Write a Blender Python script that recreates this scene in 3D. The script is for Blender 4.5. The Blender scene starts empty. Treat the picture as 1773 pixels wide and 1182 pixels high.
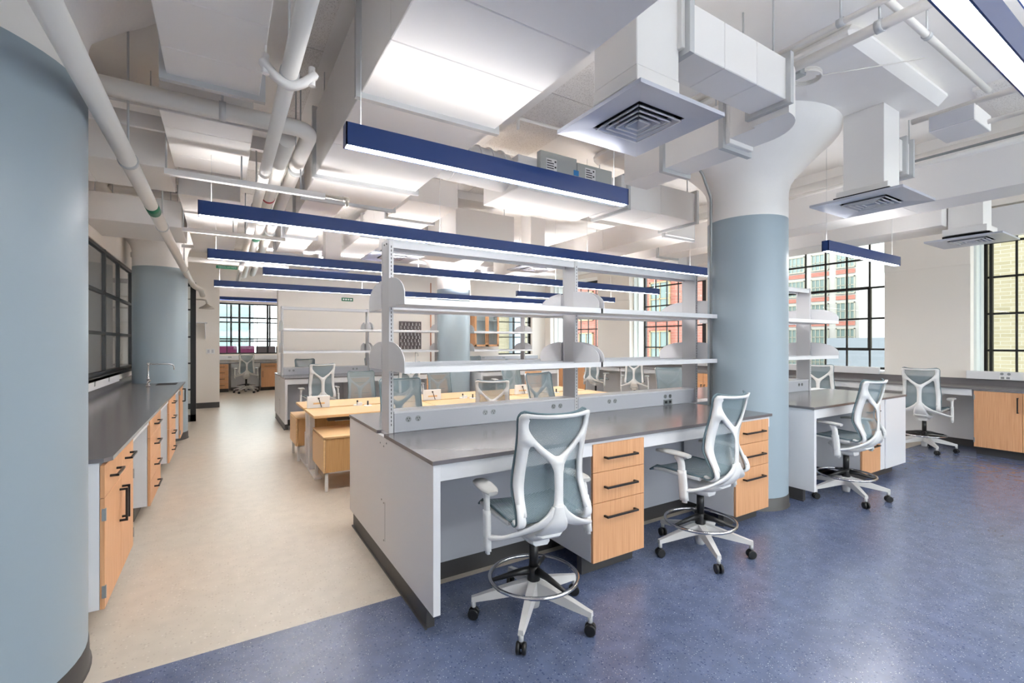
import bpy, bmesh, math, random
from mathutils import Vector, Matrix
PI = math.pi
S = bpy.context.scene
C = S.collection
random.seed(7)

# ------------------------------------------------------------------ camera, world, light, exposure
cam = bpy.data.cameras.new('camera')
cam.sensor_width = 36.0
cam.lens = 36.0 * 810.3 / 1773.0
cam.shift_y = 3.0 / 1773.0
cam.clip_start = 0.05
cam.clip_end = 500
camo = bpy.data.objects.new('camera', cam)
C.objects.link(camo)
camo.location = (0, 0, 1.52)
camo.rotation_euler = (PI / 2, 0, -0.554)
S.camera = camo
S.view_settings.view_transform = 'Standard'
S.view_settings.look = 'None'
S.view_settings.gamma = 1.0
S.view_settings.use_curve_mapping = False
S.view_settings.exposure = 1.12
LAMP_DOWN = 34.0
LAMP_UP = 12.0
SKY = 3.5

w = bpy.data.worlds.new('sky')
S.world = w
w.use_nodes = True
wn = w.node_tree.nodes
bg = wn['Background']
bg.inputs[0].default_value = (0.90, 0.955, 1.0, 1)
bg.inputs[1].default_value = SKY
S.cycles.max_bounces = 10
S.cycles.diffuse_bounces = 6
S.cycles.transparent_max_bounces = 24
S.cycles.use_denoising = True
S.cycles.sample_clamp_indirect = 6.0


def portal(x, y, z, sx, sz, rot):
    l = bpy.data.lights.new('window_daylight', 'AREA')
    l.shape = 'RECTANGLE'
    l.size = sx
    l.size_y = sz
    l.cycles.is_portal = True
    o = bpy.data.objects.new('window_daylight', l)
    o.location = (x, y, z)
    o.rotation_euler = rot
    C.objects.link(o)


WINS = [(-3.0, -0.9), (-0.35, 2.33), (3.39, 5.85), (6.8, 9.18), (10.45, 12.8)]  # openings in the right wall
for a, b in WINS:
    portal(10.0, (a + b) / 2, 2.15, b - a, 2.4, (0, PI / 2, PI))   # daylight, sampled through each opening
BWINS = [(.6, 3.0), (3.9, 6.3), (7.0, 9.0)]      # unseen windows behind the camera, added to cast cool light on near fronts
for a, b in BWINS:
    portal((a + b) / 2, -3.55, 2.25, b - a, 2.4, (-PI / 2, 0, 0))


# ------------------------------------------------------------------ materials
def srgb(r, g, b):
    f = lambda c: ((c / 255 + 0.055) / 1.055) ** 2.4 if c / 255 > 0.04045 else c / 255 / 12.92
    return (f(r), f(g), f(b), 1)


def mat(name, col, rough=0.5, metal=0.0, spec=0.5, bump=0.0, bscale=200, var=0.0, vscale=3.0):
    m = bpy.data.materials.new(name)
    m.use_nodes = True
    N = m.node_tree.nodes
    L = m.node_tree.links
    p = N['Principled BSDF']
    p.inputs['Base Color'].default_value = col
    p.inputs['Roughness'].default_value = rough
    p.inputs['Metallic'].default_value = metal
    p.inputs['Specular IOR Level'].default_value = spec
    if bump or var:
        tc = N.new('ShaderNodeTexCoord')
    if bump:
        n = N.new('ShaderNodeTexNoise')
        n.inputs['Scale'].default_value = bscale
        L.new(tc.outputs['Object'], n.inputs['Vector'])
        b = N.new('ShaderNodeBump')
        b.inputs['Strength'].default_value = bump
        b.inputs['Distance'].default_value = 0.003
        L.new(n.outputs[0], b.inputs['Height'])
        L.new(b.outputs[0], p.inputs['Normal'])
    if var:
        n = N.new('ShaderNodeTexNoise')
        n.inputs['Scale'].default_value = vscale
        n.inputs['Detail'].default_value = 4
        L.new(tc.outputs['Object'], n.inputs['Vector'])
        r = N.new('ShaderNodeValToRGB')
        r.color_ramp.elements[0].position = 0.3
        r.color_ramp.elements[1].position = 0.7
        r.color_ramp.elements[0].color = tuple(c * (1 - var) for c in col[:3]) + (1,)
        r.color_ramp.elements[1].color = tuple(min(1, c * (1 + var)) for c in col[:3]) + (1,)
        L.new(n.outputs[0], r.inputs[0])
        L.new(r.outputs[0], p.inputs['Base Color'])
    return m


def emit(name, col, s):
    m = bpy.data.materials.new(name)
    m.use_nodes = True
    N = m.node_tree.nodes
    p = N['Principled BSDF']
    p.inputs['Base Color'].default_value = (0.8, 0.8, 0.8, 1)
    p.inputs['Emission Color'].default_value = col
    p.inputs['Emission Strength'].default_value = s
    return m


def wood(name, c1, c2, axis='z', rough=0.45):
    m = bpy.data.materials.new(name)
    m.use_nodes = True
    N = m.node_tree.nodes
    L = m.node_tree.links
    p = N['Principled BSDF']
    p.inputs['Roughness'].default_value = rough
    tc = N.new('ShaderNodeTexCoord')
    mp = N.new('ShaderNodeMapping')
    sc = {'z': (160, 160, 3), 'x': (3, 160, 160), 'y': (160, 3, 160)}[axis]
    mp.inputs['Scale'].default_value = sc
    L.new(tc.outputs['Object'], mp.inputs['Vector'])
    n = N.new('ShaderNodeTexNoise')
    n.inputs['Scale'].default_value = 1.0
    n.inputs['Detail'].default_value = 3
    L.new(mp.outputs[0], n.inputs['Vector'])
    r = N.new('ShaderNodeValToRGB')
    r.color_ramp.elements[0].position = 0.35
    r.color_ramp.elements[1].position = 0.65
    r.color_ramp.elements[0].color = c1
    r.color_ramp.elements[1].color = c2
    L.new(n.outputs[0], r.inputs[0])
    L.new(r.outputs[0], p.inputs['Base Color'])
    return m


def speckle(name, base, flecks, rough, scale=55, mottle=0.12, thr=0.16, thr2=0.1):
    """sheet flooring with small flecks of a few colours"""
    m = bpy.data.materials.new(name)
    m.use_nodes = True
    N = m.node_tree.nodes
    L = m.node_tree.links
    p = N['Principled BSDF']
    p.inputs['Roughness'].default_value = rough
    p.inputs['Specular IOR Level'].default_value = 0.65 if rough < .5 else .3
    tc = N.new('ShaderNodeTexCoord')
    n = N.new('ShaderNodeTexNoise')
    n.inputs['Scale'].default_value = 9
    n.inputs['Detail'].default_value = 5
    L.new(tc.outputs['Object'], n.inputs['Vector'])
    r = N.new('ShaderNodeValToRGB')
    r.color_ramp.elements[0].position = 0.35
    r.color_ramp.elements[1].position = 0.65
    r.color_ramp.elements[0].color = tuple(c * (1 - mottle) for c in base[:3]) + (1,)
    r.color_ramp.elements[1].color = tuple(c * (1 + mottle) for c in base[:3]) + (1,)
    L.new(n.outputs[0], r.inputs[0])
    last = r.outputs[0]
    for k, (fc, sc, th) in enumerate(flecks):
        mp = N.new('ShaderNodeMapping')
        mp.inputs['Location'].default_value = (k * 3.7, k * 1.3, 0.5)
        L.new(tc.outputs['Object'], mp.inputs['Vector'])
        v = N.new('ShaderNodeTexVoronoi')
        v.inputs['Scale'].default_value = sc
        v.inputs['Randomness'].default_value = 1
        L.new(mp.outputs[0], v.inputs['Vector'])
        lt = N.new('ShaderNodeMath')
        lt.operation = 'LESS_THAN'
        L.new(v.outputs['Distance'], lt.inputs[0])
        # fleck size varies from cell to cell, most cells have none
        sep = N.new('ShaderNodeSeparateColor')
        L.new(v.outputs['Color'], sep.inputs[0])
        mul = N.new('ShaderNodeMath')
        mul.operation = 'MULTIPLY_ADD'
        mul.inputs[1].default_value = th * 1.6
        mul.inputs[2].default_value = -th * 0.75
        L.new(sep.outputs[0], mul.inputs[0])
        L.new(mul.outputs[0], lt.inputs[1])
        mx = N.new('ShaderNodeMix')
        mx.data_type = 'RGBA'
        L.new(lt.outputs[0], mx.inputs[0])
        L.new(last, mx.inputs[6])
        mx.inputs[7].default_value = fc
        last = mx.outputs[2]
    L.new(last, p.inputs['Base Color'])
    return m


def brick(name, c1, c2, mortar, scale=1.0, bw=0.4, rh=0.12, ms=0.012):
    m = bpy.data.materials.new(name)
    m.use_nodes = True
    N = m.node_tree.nodes
    L = m.node_tree.links
    p = N['Principled BSDF']
    p.inputs['Roughness'].default_value = 0.85
    tc = N.new('ShaderNodeTexCoord')
    sp = N.new('ShaderNodeSeparateXYZ')
    L.new(tc.outputs['Object'], sp.inputs[0])
    ad = N.new('ShaderNodeMath')
    ad.operation = 'ADD'
    L.new(sp.outputs[0], ad.inputs[0])
    L.new(sp.outputs[1], ad.inputs[1])
    cb = N.new('ShaderNodeCombineXYZ')
    L.new(ad.outputs[0], cb.inputs[0])
    L.new(sp.outputs[2], cb.inputs[1])
    b = N.new('ShaderNodeTexBrick')
    b.inputs['Scale'].default_value = scale
    b.inputs['Brick Width'].default_value = bw
    b.inputs['Row Height'].default_value = rh
    b.inputs['Mortar Size'].default_value = ms
    b.inputs['Color1'].default_value = c1
    b.inputs['Color2'].default_value = c2
    b.inputs['Mortar'].default_value = mortar
    L.new(cb.outputs[0], b.inputs['Vector'])
    L.new(b.outputs[0], p.inputs['Base Color'])
    return m


def glass(name, tint=(1, 1, 1, 1), refl=0.08, rough=0.0):
    m = bpy.data.materials.new(name)
    m.use_nodes = True
    N = m.node_tree.nodes
    L = m.node_tree.links
    N.remove(N['Principled BSDF'])
    t = N.new('ShaderNodeBsdfTransparent')
    t.inputs[0].default_value = tint
    g = N.new('ShaderNodeBsdfGlossy')
    g.inputs['Roughness'].default_value = rough
    f = N.new('ShaderNodeFresnel')
    f.inputs[0].default_value = 1.0 + refl * 5
    ge = N.new('ShaderNodeNewGeometry')          # only the outer faces of a pane reflect
    inv = N.new('ShaderNodeMath')
    inv.operation = 'SUBTRACT'
    inv.inputs[0].default_value = 1.0
    L.new(ge.outputs['Backfacing'], inv.inputs[1])
    ml = N.new('ShaderNodeMath')
    ml.operation = 'MULTIPLY'
    L.new(f.outputs[0], ml.inputs[0])
    L.new(inv.outputs[0], ml.inputs[1])
    mx = N.new('ShaderNodeMixShader')
    L.new(ml.outputs[0], mx.inputs[0])
    L.new(t.outputs[0], mx.inputs[1])
    L.new(g.outputs[0], mx.inputs[2])
    L.new(mx.outputs[0], N['Material Output'].inputs[0])
    return m


def mesh_fabric(name, col, cover=0.78):
    m = bpy.data.materials.new(name)
    m.use_nodes = True
    N = m.node_tree.nodes
    L = m.node_tree.links
    p = N['Principled BSDF']
    p.inputs['Base Color'].default_value = col
    p.inputs['Roughness'].default_value = 0.75
    t = N.new('ShaderNodeBsdfTransparent')
    tc = N.new('ShaderNodeTexCoord')
    mp = N.new('ShaderNodeMapping')
    mp.inputs['Rotation'].default_value = (0, 0.5, 0)
    L.new(tc.outputs['Object'], mp.inputs['Vector'])
    wv = N.new('ShaderNodeTexWave')
    wv.bands_direction = 'Z'
    wv.inputs['Scale'].default_value = 42
    wv.inputs['Distortion'].default_value = 0.4
    L.new(mp.outputs[0], wv.inputs['Vector'])
    wx = N.new('ShaderNodeTexWave')
    wx.bands_direction = 'X'
    wx.inputs['Scale'].default_value = 54
    L.new(mp.outputs[0], wx.inputs['Vector'])
    mm = N.new('ShaderNodeMath')
    mm.operation = 'MULTIPLY'
    L.new(wv.outputs['Fac'], mm.inputs[0])
    L.new(wx.outputs['Fac'], mm.inputs[1])
    mr = N.new('ShaderNodeMapRange')
    mr.inputs['To Min'].default_value = cover + 0.12
    mr.inputs['To Max'].default_value = cover - 0.42
    L.new(mm.outputs[0], mr.inputs[0])
    mx = N.new('ShaderNodeMixShader')
    L.new(mr.outputs[0], mx.inputs[0])
    L.new(t.outputs[0], mx.inputs[1])
    L.new(p.outputs[0], mx.inputs[2])
    L.new(mx.outputs[0], N['Material Output'].inputs[0])
    return m


M = dict(
    wall=mat('wall_paint', srgb(240, 234, 227), 0.7),
    white=mat('white_laminate', srgb(226, 226, 229), 0.35),
    ceil=mat('ceiling_paint', srgb(242, 239, 236), 0.7, bump=0.3, bscale=30, var=0.03, vscale=2),
    duct=mat('duct_paint', srgb(236, 233, 231), 0.42, bump=0.05, bscale=4),
    flange=mat('galvanised_flange', srgb(196, 198, 200), 0.4, 0.35),
    vav=mat('terminal_box_grey', srgb(186, 190, 188), 0.4, 0.2),
    steel=mat('galvanised_steel', srgb(165, 170, 172), 0.35, 0.7),
    conduit=mat('conduit_grey', srgb(150, 153, 155), 0.35, 0.6),
    pipe=mat('pipe_paint', srgb(228, 224, 219), 0.4),
    column=mat('column_blue', srgb(156, 171, 181), 0.42),
    base=mat('cove_base_charcoal', srgb(66, 64, 64), 0.4),
    black=mat('black_metal', srgb(26, 26, 27), 0.35),
    top=mat('grey_epoxy_top', srgb(110, 106, 108), 0.2, spec=0.75, var=0.06, vscale=1.6),
    shelf=mat('shelf_grey_white', srgb(212, 213, 217), 0.35),
    post=mat('shelf_upright', srgb(205, 205, 208), 0.4),
    race=mat('raceway_grey', srgb(186, 188, 196), 0.35),
    navy=mat('lamp_navy', srgb(28, 56, 114), 0.3),
    chairw=mat('chair_white', srgb(228, 228, 228), 0.35),
    chairg=mat('chair_pad_grey', srgb(186, 186, 184), 0.5),
    legg=mat('chair_base_light', srgb(205, 204, 203), 0.35),
    rim=mat('chair_fabric_edge', srgb(96, 116, 124), 0.7),
    chrome=mat('chrome', srgb(200, 200, 202), 0.12, 1.0),
    nickel=mat('brushed_nickel', srgb(190, 184, 176), 0.4, 0.8),
    rubber=mat('caster_black', srgb(22, 22, 24), 0.4),
    diff=mat('diffuser_silver', srgb(188, 192, 204), 0.3, 0.25),
    dark=mat('dark_void', srgb(12, 12, 13), 0.8),
    green=mat('pipe_label_green', srgb(20, 110, 80), 0.5),
    red=mat('pipe_tag_red', srgb(180, 50, 60), 0.5),
    tag=mat('sticker_white', srgb(240, 240, 240), 0.5),
    ink=mat('ink_dark', srgb(40, 40, 44), 0.5),
    yellow=mat('sticker_yellow', srgb(235, 220, 40), 0.5),
    bluetag=mat('sticker_blue', srgb(60, 140, 205), 0.5),
    copper=mat('copper_pipe', srgb(205, 130, 90), 0.35, 0.6),
    purple=mat('sofa_purple', srgb(150, 60, 120), 0.8),
    sgrey=mat('sofa_grey', srgb(110, 100, 108), 0.8),
    sash=mat('steel_sash_black', srgb(17, 16, 16), 0.4),
    reveal=mat('reveal_paint', srgb(226, 232, 230), 0.6),
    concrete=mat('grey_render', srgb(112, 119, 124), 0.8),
    tower=mat('tower_cladding', srgb(118, 130, 140), 0.5),
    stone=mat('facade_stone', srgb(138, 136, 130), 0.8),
    win_ext=mat('facade_window_glass', srgb(96, 112, 108), 0.15, 0.0),
    fw=mat('facade_window_frame', srgb(128, 126, 112), 0.6),
    tan=mat('facade_tan_trim', srgb(140, 122, 92), 0.7),
    tar=mat('roof_grey', srgb(120, 121, 121), 0.9),
    wood=wood('cabinet_wood', srgb(208, 152, 108), srgb(224, 172, 128), 'z'),
    woodx=wood('desk_wood', srgb(212, 172, 122), srgb(228, 192, 144), 'x', 0.4),
    woodz=wood('pedestal_wood', srgb(188, 144, 92), srgb(206, 164, 112), 'z', 0.5),
    wooddk=wood('cabinet_wood_edge', srgb(170, 105, 66), srgb(186, 120, 78), 'z'),
    acoustic=speckle('acoustic_board', srgb(236, 232, 228), [(srgb(186, 180, 174), 170, 0.6), (srgb(206, 200, 194), 120, 0.6)], 0.9, mottle=0.015),
    blue=speckle('blue_rubber_floor', srgb(92, 103, 133), [(srgb(165, 176, 192), 120, 0.34), (srgb(205, 210, 216), 62, 0.17), (srgb(118, 118, 134), 90, 0.3), (srgb(66, 78, 112), 70, 0.5)], 0.24),
    beige=speckle('beige_rubber_floor', srgb(205, 194, 180), [(srgb(188, 174, 160), 60, 0.4), (srgb(218, 208, 196), 48, 0.35)], 0.34, mottle=0.04),
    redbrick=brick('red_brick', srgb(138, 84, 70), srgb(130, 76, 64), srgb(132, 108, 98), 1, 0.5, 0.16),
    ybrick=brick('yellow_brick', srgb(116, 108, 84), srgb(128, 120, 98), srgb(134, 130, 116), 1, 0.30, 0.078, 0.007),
    glass=glass('window_glass', (0.97, 0.99, 0.98, 1)),
    dglass=glass('interior_glass', (0.86, 0.87, 0.88, 1), 0.08),
    cglass=glass('cabinet_glass', (0.85, 0.9, 0.92, 1), 0.1),
    mesh=mesh_fabric('chair_mesh', srgb(124, 142, 150), .70),
    lamp=emit('lamp_diffuser', (1.0, 0.975, 0.94, 1), LAMP_DOWN),
    lampup=emit('lamp_uplight', (1.0, 0.975, 0.94, 1), LAMP_UP),
    lampfar=emit('lamp_diffuser_rear_zone', (1.0, 0.965, 0.92, 1), LAMP_DOWN * 0.62),
    lampupfar=emit('lamp_uplight_rear_zone', (1.0, 0.965, 0.92, 1), LAMP_UP * 3.2),
    red_led=emit('led_red', (1, 0.1, 0.1, 1), 1.0),
)


# ------------------------------------------------------------------ mesh helpers
def box(bm, x0, x1, y0, y1, z0, z1, bev=0.0):
    if x0 > x1: x0, x1 = x1, x0
    if y0 > y1: y0, y1 = y1, y0
    if z0 > z1: z0, z1 = z1, z0
    v = [bm.verts.new(p) for p in ((x0, y0, z0), (x1, y0, z0), (x1, y1, z0), (x0, y1, z0), (x0, y0, z1), (x1, y0, z1), (x1, y1, z1), (x0, y1, z1))]
    fs = [bm.faces.new([v[i] for i in f]) for f in ((3, 2, 1, 0), (4, 5, 6, 7), (0, 1, 5, 4), (1, 2, 6, 5), (2, 3, 7, 6), (3, 0, 4, 7))]
    if bev:
        es = list({e for f in fs for e in f.edges})
        bmesh.ops.bevel(bm, geom=es, offset=min(bev, (x1 - x0) * .45, (y1 - y0) * .45, (z1 - z0) * .45), segments=1, affect='EDGES')


def prism(bm, pts, a, b, axis='z'):
    """polygon pts (2D) extruded from a to b along an axis"""
    def P(p, h):
        return {'z': (p[0], p[1], h), 'x': (h, p[0], p[1]), 'y': (p[0], h, p[1])}[axis]
    lo = [bm.verts.new(P(p, a)) for p in pts]
    hi = [bm.verts.new(P(p, b)) for p in pts]
    n = len(pts)
    fs = [bm.faces.new(lo[::-1]), bm.faces.new(hi)]
    for i in range(n):
        fs.append(bm.faces.new((lo[i], lo[(i + 1) % n], hi[(i + 1) % n], hi[i])))
    bmesh.ops.recalc_face_normals(bm, faces=fs)


def tube(bm, pts, r, seg=12, caps=True):
    pts = [Vector(p) for p in pts]
    rings = []
    n = len(pts)
    up = None
    for i, p in enumerate(pts):
        t = (pts[min(i + 1, n - 1)] - pts[max(i - 1, 0)]).normalized()
        if up is None:
            up = Vector((0, 0, 1)) if abs(t.z) < 0.9 else Vector((1, 0, 0))
        s = t.cross(up).normalized()
        up = s.cross(t).normalized()
        rr = r[i] if isinstance(r, (list, tuple)) else r
        rings.append([bm.verts.new(p + (s * math.cos(2 * PI * k / seg) + up * math.sin(2 * PI * k / seg)) * rr) for k in range(seg)])
    fs = []
    for a, b in zip(rings, rings[1:]):
        for k in range(seg):
            fs.append(bm.faces.new((a[k], a[(k + 1) % seg], b[(k + 1) % seg], b[k])))
    for f in fs: f.smooth = True
    if caps:
        fs.append(bm.faces.new(rings[0][::-1]))
        fs.append(bm.faces.new(rings[-1]))
    bmesh.ops.recalc_face_normals(bm, faces=fs)


def lathe(bm, prof, c=(0, 0), seg=40, cap=True):
    rings = [[bm.verts.new((c[0] + r * math.cos(2 * PI * k / seg), c[1] + r * math.sin(2 * PI * k / seg), z)) for k in range(seg)] for r, z in prof]
    fs = []
    for a, b in zip(rings, rings[1:]):
        for k in range(seg):
            f = bm.faces.new((a[k], a[(k + 1) % seg], b[(k + 1) % seg], b[k]))
            f.smooth = True
            fs.append(f)
    if cap:
        fs.append(bm.faces.new(rings[0][::-1]))
        fs.append(bm.faces.new(rings[-1]))
    bmesh.ops.recalc_face_normals(bm, faces=fs)


def catmull(pts, n=6):
    pts = [Vector(p) for p in pts]
    out = []
    for i in range(len(pts) - 1):
        p0 = pts[max(i - 1, 0)]; p1 = pts[i]; p2 = pts[i + 1]; p3 = pts[min(i + 2, len(pts) - 1)]
        for k in range(n):
            t = k / n
            out.append(0.5 * ((2 * p1) + (p2 - p0) * t + (2 * p0 - 5 * p1 + 4 * p2 - p3) * t * t + (3 * p1 - p0 - 3 * p2 + p3) * t ** 3))
    out.append(pts[-1])
    return out


def ribbon(bm, pts, ws, th, wdir=(1, 0, 0), n=6):
    """rounded flat bar swept along a smooth path; ws = widths at the control points"""
    P = catmull(pts, n)
    W = [v.x for v in catmull([(a, 0, 0) for a in ws], n)]
    wd = Vector(wdir)
    cs = [(-.5, -.2), (-.36, -.5), (.36, -.5), (.5, -.2), (.5, .2), (.36, .5), (-.36, .5), (-.5, .2)]
    rings = []
    m = len(P)
    for i, p in enumerate(P):
        t = (P[min(i + 1, m - 1)] - P[max(i - 1, 0)]).normalized()
        a = (wd - t * wd.dot(t))
        if a.length < 1e-3: a = Vector((0, 0, 1))
        a.normalize()
        b = t.cross(a).normalized()
        rings.append([bm.verts.new(p + a * (x * W[i]) + b * (y * th)) for x, y in cs])
    fs = []
    for a, b in zip(rings, rings[1:]):
        for k in range(8):
            f = bm.faces.new((a[k], a[(k + 1) % 8], b[(k + 1) % 8], b[k]))
            f.smooth = True
            fs.append(f)
    fs.append(bm.faces.new(rings[0][::-1]))
    fs.append(bm.faces.new(rings[-1]))
    bmesh.ops.recalc_face_normals(bm, faces=fs)


def obj(name, bm, m, parent=None):
    me = bpy.data.meshes.new(name)
    bm.to_mesh(me)
    bm.free()
    me.materials.append(M[m] if isinstance(m, str) else m)
    o = bpy.data.objects.new(name, me)
    C.objects.link(o)
    if parent: o.parent = parent
    return o


def B(*boxes, bev=0.0):
    bm = bmesh.new()
    for b in boxes: box(bm, *b, bev=bev)
    return bm


def tag(o, label=None, cat=None, group=None, kind=None):
    if label: o['label'] = label
    if cat: o['category'] = cat
    if group: o['group'] = group
    if kind: o['kind'] = kind
    return o


def thing(name, label, cat, loc=(0, 0, 0), rz=0, group=None):
    o = bpy.data.objects.new(name, None)
    o.empty_display_size = 0.1
    C.objects.link(o)
    o.location = loc
    o.rotation_euler = (0, 0, rz)
    return tag(o, label, cat, group)


def struct(name, bm, m, parent=None):
    o = obj(name, bm, m, parent)
    if not parent: o['kind'] = 'structure'
    return o


def T(bm):
    return bm


def copy_tree(o, parent=None):
    c = o.copy()
    C.objects.link(c)
    if parent: c.parent = parent
    for ch in list(o.children): copy_tree(ch, c)
    return c


# ------------------------------------------------------------------ room shell
XL, XR, YB, YF, ZC = -1.27, 9.45, -3.2, 13.1, 3.64
SEAM = 2.75
struct('floor_beige', B((XL - 2.5, XR, SEAM, YF + 4.8, -0.05, 0.0)), 'beige')
struct('floor_blue', B((XL, XR, YB, SEAM, -0.05, 0.0)), 'blue')
struct('ceiling', B((XL - 2.5, XR + .65, YB - .4, YF + .3, ZC, ZC + 0.1), (XL - 2.5, 4.5, YF + .3, 21.2, ZC, ZC + .1)), 'ceil')
segs = []
prev = XL
for a, b in BWINS:
    segs += [(prev, a, YB - .4, YB, 0, ZC), (a, b, YB - .4, YB, 0, 1.02), (a, b, YB - .4, YB, 3.5, ZC)]
    prev = b
segs.append((prev, XR + .65, YB - .4, YB, 0, ZC))
struct('wall_back', B(*segs), 'wall')
for i, (a, b) in enumerate(BWINS):
    f = [(a, a + .05, YB - .35, YB - .28, 1.02, 3.5), (b - .05, b, YB - .35, YB - .28, 1.02, 3.5), (a, b, YB - .35, YB - .28, 1.02, 1.08), (a, b, YB - .35, YB - .28, 3.43, 3.5)]
    for z in (1.41, 1.97, 2.53, 3.06): f.append((a, b, YB - .33, YB - .30, z - .016, z + .016))
    x = a + .37
    while x < b - .1: f.append((x - .012, x + .012, YB - .33, YB - .30, 1.05, 3.5)); x += .37
    wo = struct('window_%d' % (20 + i), B(*f), 'sash')
    obj('window_glass', B((a + .03, b - .03, YB - .319, YB - .311, 1.05, 3.48)), 'glass', wo)
# left wall, with the interior glazing opening
LW0, LW1, LWZ0, LWZ1 = 4.0, 9.9, 1.12, 2.72
struct('wall_left', B((XL - .12, XL, YB, LW0, 0, ZC), (XL - .12, XL, LW1, 10.2, 0, ZC), (XL - .12, XL, LW0, LW1, 0, LWZ0), (XL - .12, XL, LW0, LW1, LWZ1, ZC), (XL - .12, XL, 10.2, 11.0, 2.75, ZC), (XL - .12, XL, 11.0, YF, 0, ZC)), 'wall')
# room on the other side of the left glazing
struct('wall_corridor', B((XL - 2.6, XL - 2.5, YB, YF, 0, ZC)), 'wall')
tag(obj('corridor_partition', B((XL - 1.6, XL - 1.5, 3.0, 10.6, 0, 2.3)), mat('grey_blue_panel', srgb(205, 212, 220), 0.3)), 'grey-blue partition standing behind the black interior glazing', 'partition')
tag(obj('corridor_bulkhead', B((XL - 1.7, XL - 1.4, 3.0, 10.6, 2.3, 3.2)), 'woodx'), 'wooden bulkhead above the grey-blue partition behind the glazing', 'bulkhead')
# far wall with the nook opening and the far window
NX0, NX1 = -0.06, 1.19
FW = (7.59, 8.92, 1.15, 2.77)
struct('wall_front', B((XL - 2.5, NX0, YF, YF + .2, 0, ZC), (NX1, FW[0], YF, YF + .3, 0, ZC), (FW[1], XR + .65, YF, YF + .3, 0, ZC), (FW[0], FW[1], YF, YF + .3, 0, FW[2]), (FW[0], FW[1], YF, YF + .3, FW[3], ZC), (NX0, NX1, YF, YF + .2, 3.0, ZC)), 'wall')
struct('wall_nook', B((NX0 - .45, NX0 - .35, YF + .2, 21.0, 0, ZC), (NX1 + 1.2, NX1 + 1.3, YF + .2, 21.0, 0, ZC), (NX0 - .35, NX1 + 1.2, 17.65, 17.75, 0, 1.17), (NX0 - .35, NX1 + 1.2, 17.65, 17.75, 2.82, ZC)), 'wall')
struct('baseboard_front', B((-1.2, NX0, YF - .012, YF, 0, .13)), 'base')
# right wall: piers, spandrels, heads and deep reveals
segs = []
prev = YB
for a, b in WINS:
    segs.append((XR, XR + .62, prev, a, 0, ZC))
    segs.append((XR, XR + .62, a, b, 0, 1.02))
    segs.append((XR, XR + .62, a, b, 3.5, ZC))
    prev = b
segs.append((XR, XR + .62, prev, YF + .3, 0, ZC))
struct('wall_right', B(*segs), 'wall')
struct('trim_right', B(*[(XR - .03, XR + .6, a + .02, b - .02, 1.02, 1.05) for a, b in WINS]), 'white')
# plaster band at the head of the piers
struct('trim_pier', B((XR - .01, XR, 2.33, 3.39, 2.70, ZC), (XR - .01, XR, 9.18, 10.45, 2.70, ZC)), 'wall')
for i, (a, b) in enumerate(WINS):
    # reveal lining strips (blind tracks) at the sides of each opening
    struct('trim_%d' % (i + 1), B((XR + .15, XR + .5, a, a + .03, 1.05, 3.5), (XR + .15, XR + .5, b - .03, b, 1.05, 3.5), (XR + .30, XR + .36, b - .05, b - .03, 1.05, 3.5)), 'reveal')
    wx = XR + .6
    f = []
    f += [(wx - .03, wx + .04, a, a + .05, 1.05, 3.5), (wx - .03, wx + .04, b - .05, b, 1.05, 3.5), (wx - .03, wx + .04, a, b, 1.02, 1.09), (wx - .03, wx + .04, a, b, 3.42, 3.5)]
    rows = [1.41, 1.97, 2.53, 3.06]
    for z in rows: f.append((wx - .018, wx + .018, a, b, z - .016, z + .016))
    y = b - .82 if i != 2 else 3.83
    y0 = {1: 2.33 - .36, 2: 3.83, 3: 9.255 - .42 - .05}.get(i, a + .37)
    if i in (1, 3):
        yy = y0
        while yy > a + .1:
            f.append((wx - .014, wx + .014, yy - .012, yy + .012, 1.05, 3.5)); yy -= .37 if i == 3 else .6
    else:
        yy = y0
        while yy < b - .1:
            f.append((wx - .014, wx + .014, yy - .012, yy + .012, 1.05, 3.5)); yy += .367
    if i == 2:   # opening sash, heavier frame
        for q in (3.83, 5.03): f.append((wx - .03, wx + .03, q - .022, q + .022, 1.41, 2.53))
        for q in (1.41, 2.53): f.append((wx - .03, wx + .03, 3.83, 5.03, q - .025, q + .025))
    if i == 3:
        f.append((wx - .05, wx + .03, 7.19, 7.30, 1.05, 3.5))
    if i == 1:
        f.append((wx - .05, wx + .03, 1.70, 1.78, 1.05, 3.5))
        for q in (2.24,): f.append((wx - .03, wx + .03, q - .02, q + .02, 1.05, 3.5))
    wo = struct('window_%d' % (i + 1), B(*f), 'sash')
    obj('window_glass', B((wx - .004, wx + .004, a + .03, b - .03, 1.07, 3.48)), 'glass', wo)
# window head shade boxes
tag(obj('roller_shade', B((XR + .05, XR + .16, -.3, 2.3, 3.05, 3.48)), 'white'), 'white shade box at the head of the window facing the yellow brick wall', 'window shade')

# far window (black steel)
fy = YF + .12
f = [(FW[0], FW[0] + .06, fy, fy + .06, FW[2], FW[3]), (FW[1] - .09, FW[1], fy, fy + .06, FW[2], FW[3]), (FW[0], FW[1], fy, fy + .06, FW[2], FW[2] + .04), (FW[0], FW[1], fy, fy + .06, FW[3] - .07, FW[3]), (FW[0] + .63, FW[0] + .69, fy, fy + .05, FW[2], FW[3])]
for z in (1.72, 2.22): f.append((FW[0], FW[1], fy, fy + .05, z - .015, z + .015))
wo = struct('window_6', B(*f), 'sash')
obj('window_glass', B((FW[0] + .03, FW[1] - .03, fy + .02, fy + .03, FW[2] + .02, FW[3] - .02)), 'glass', wo)
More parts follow.
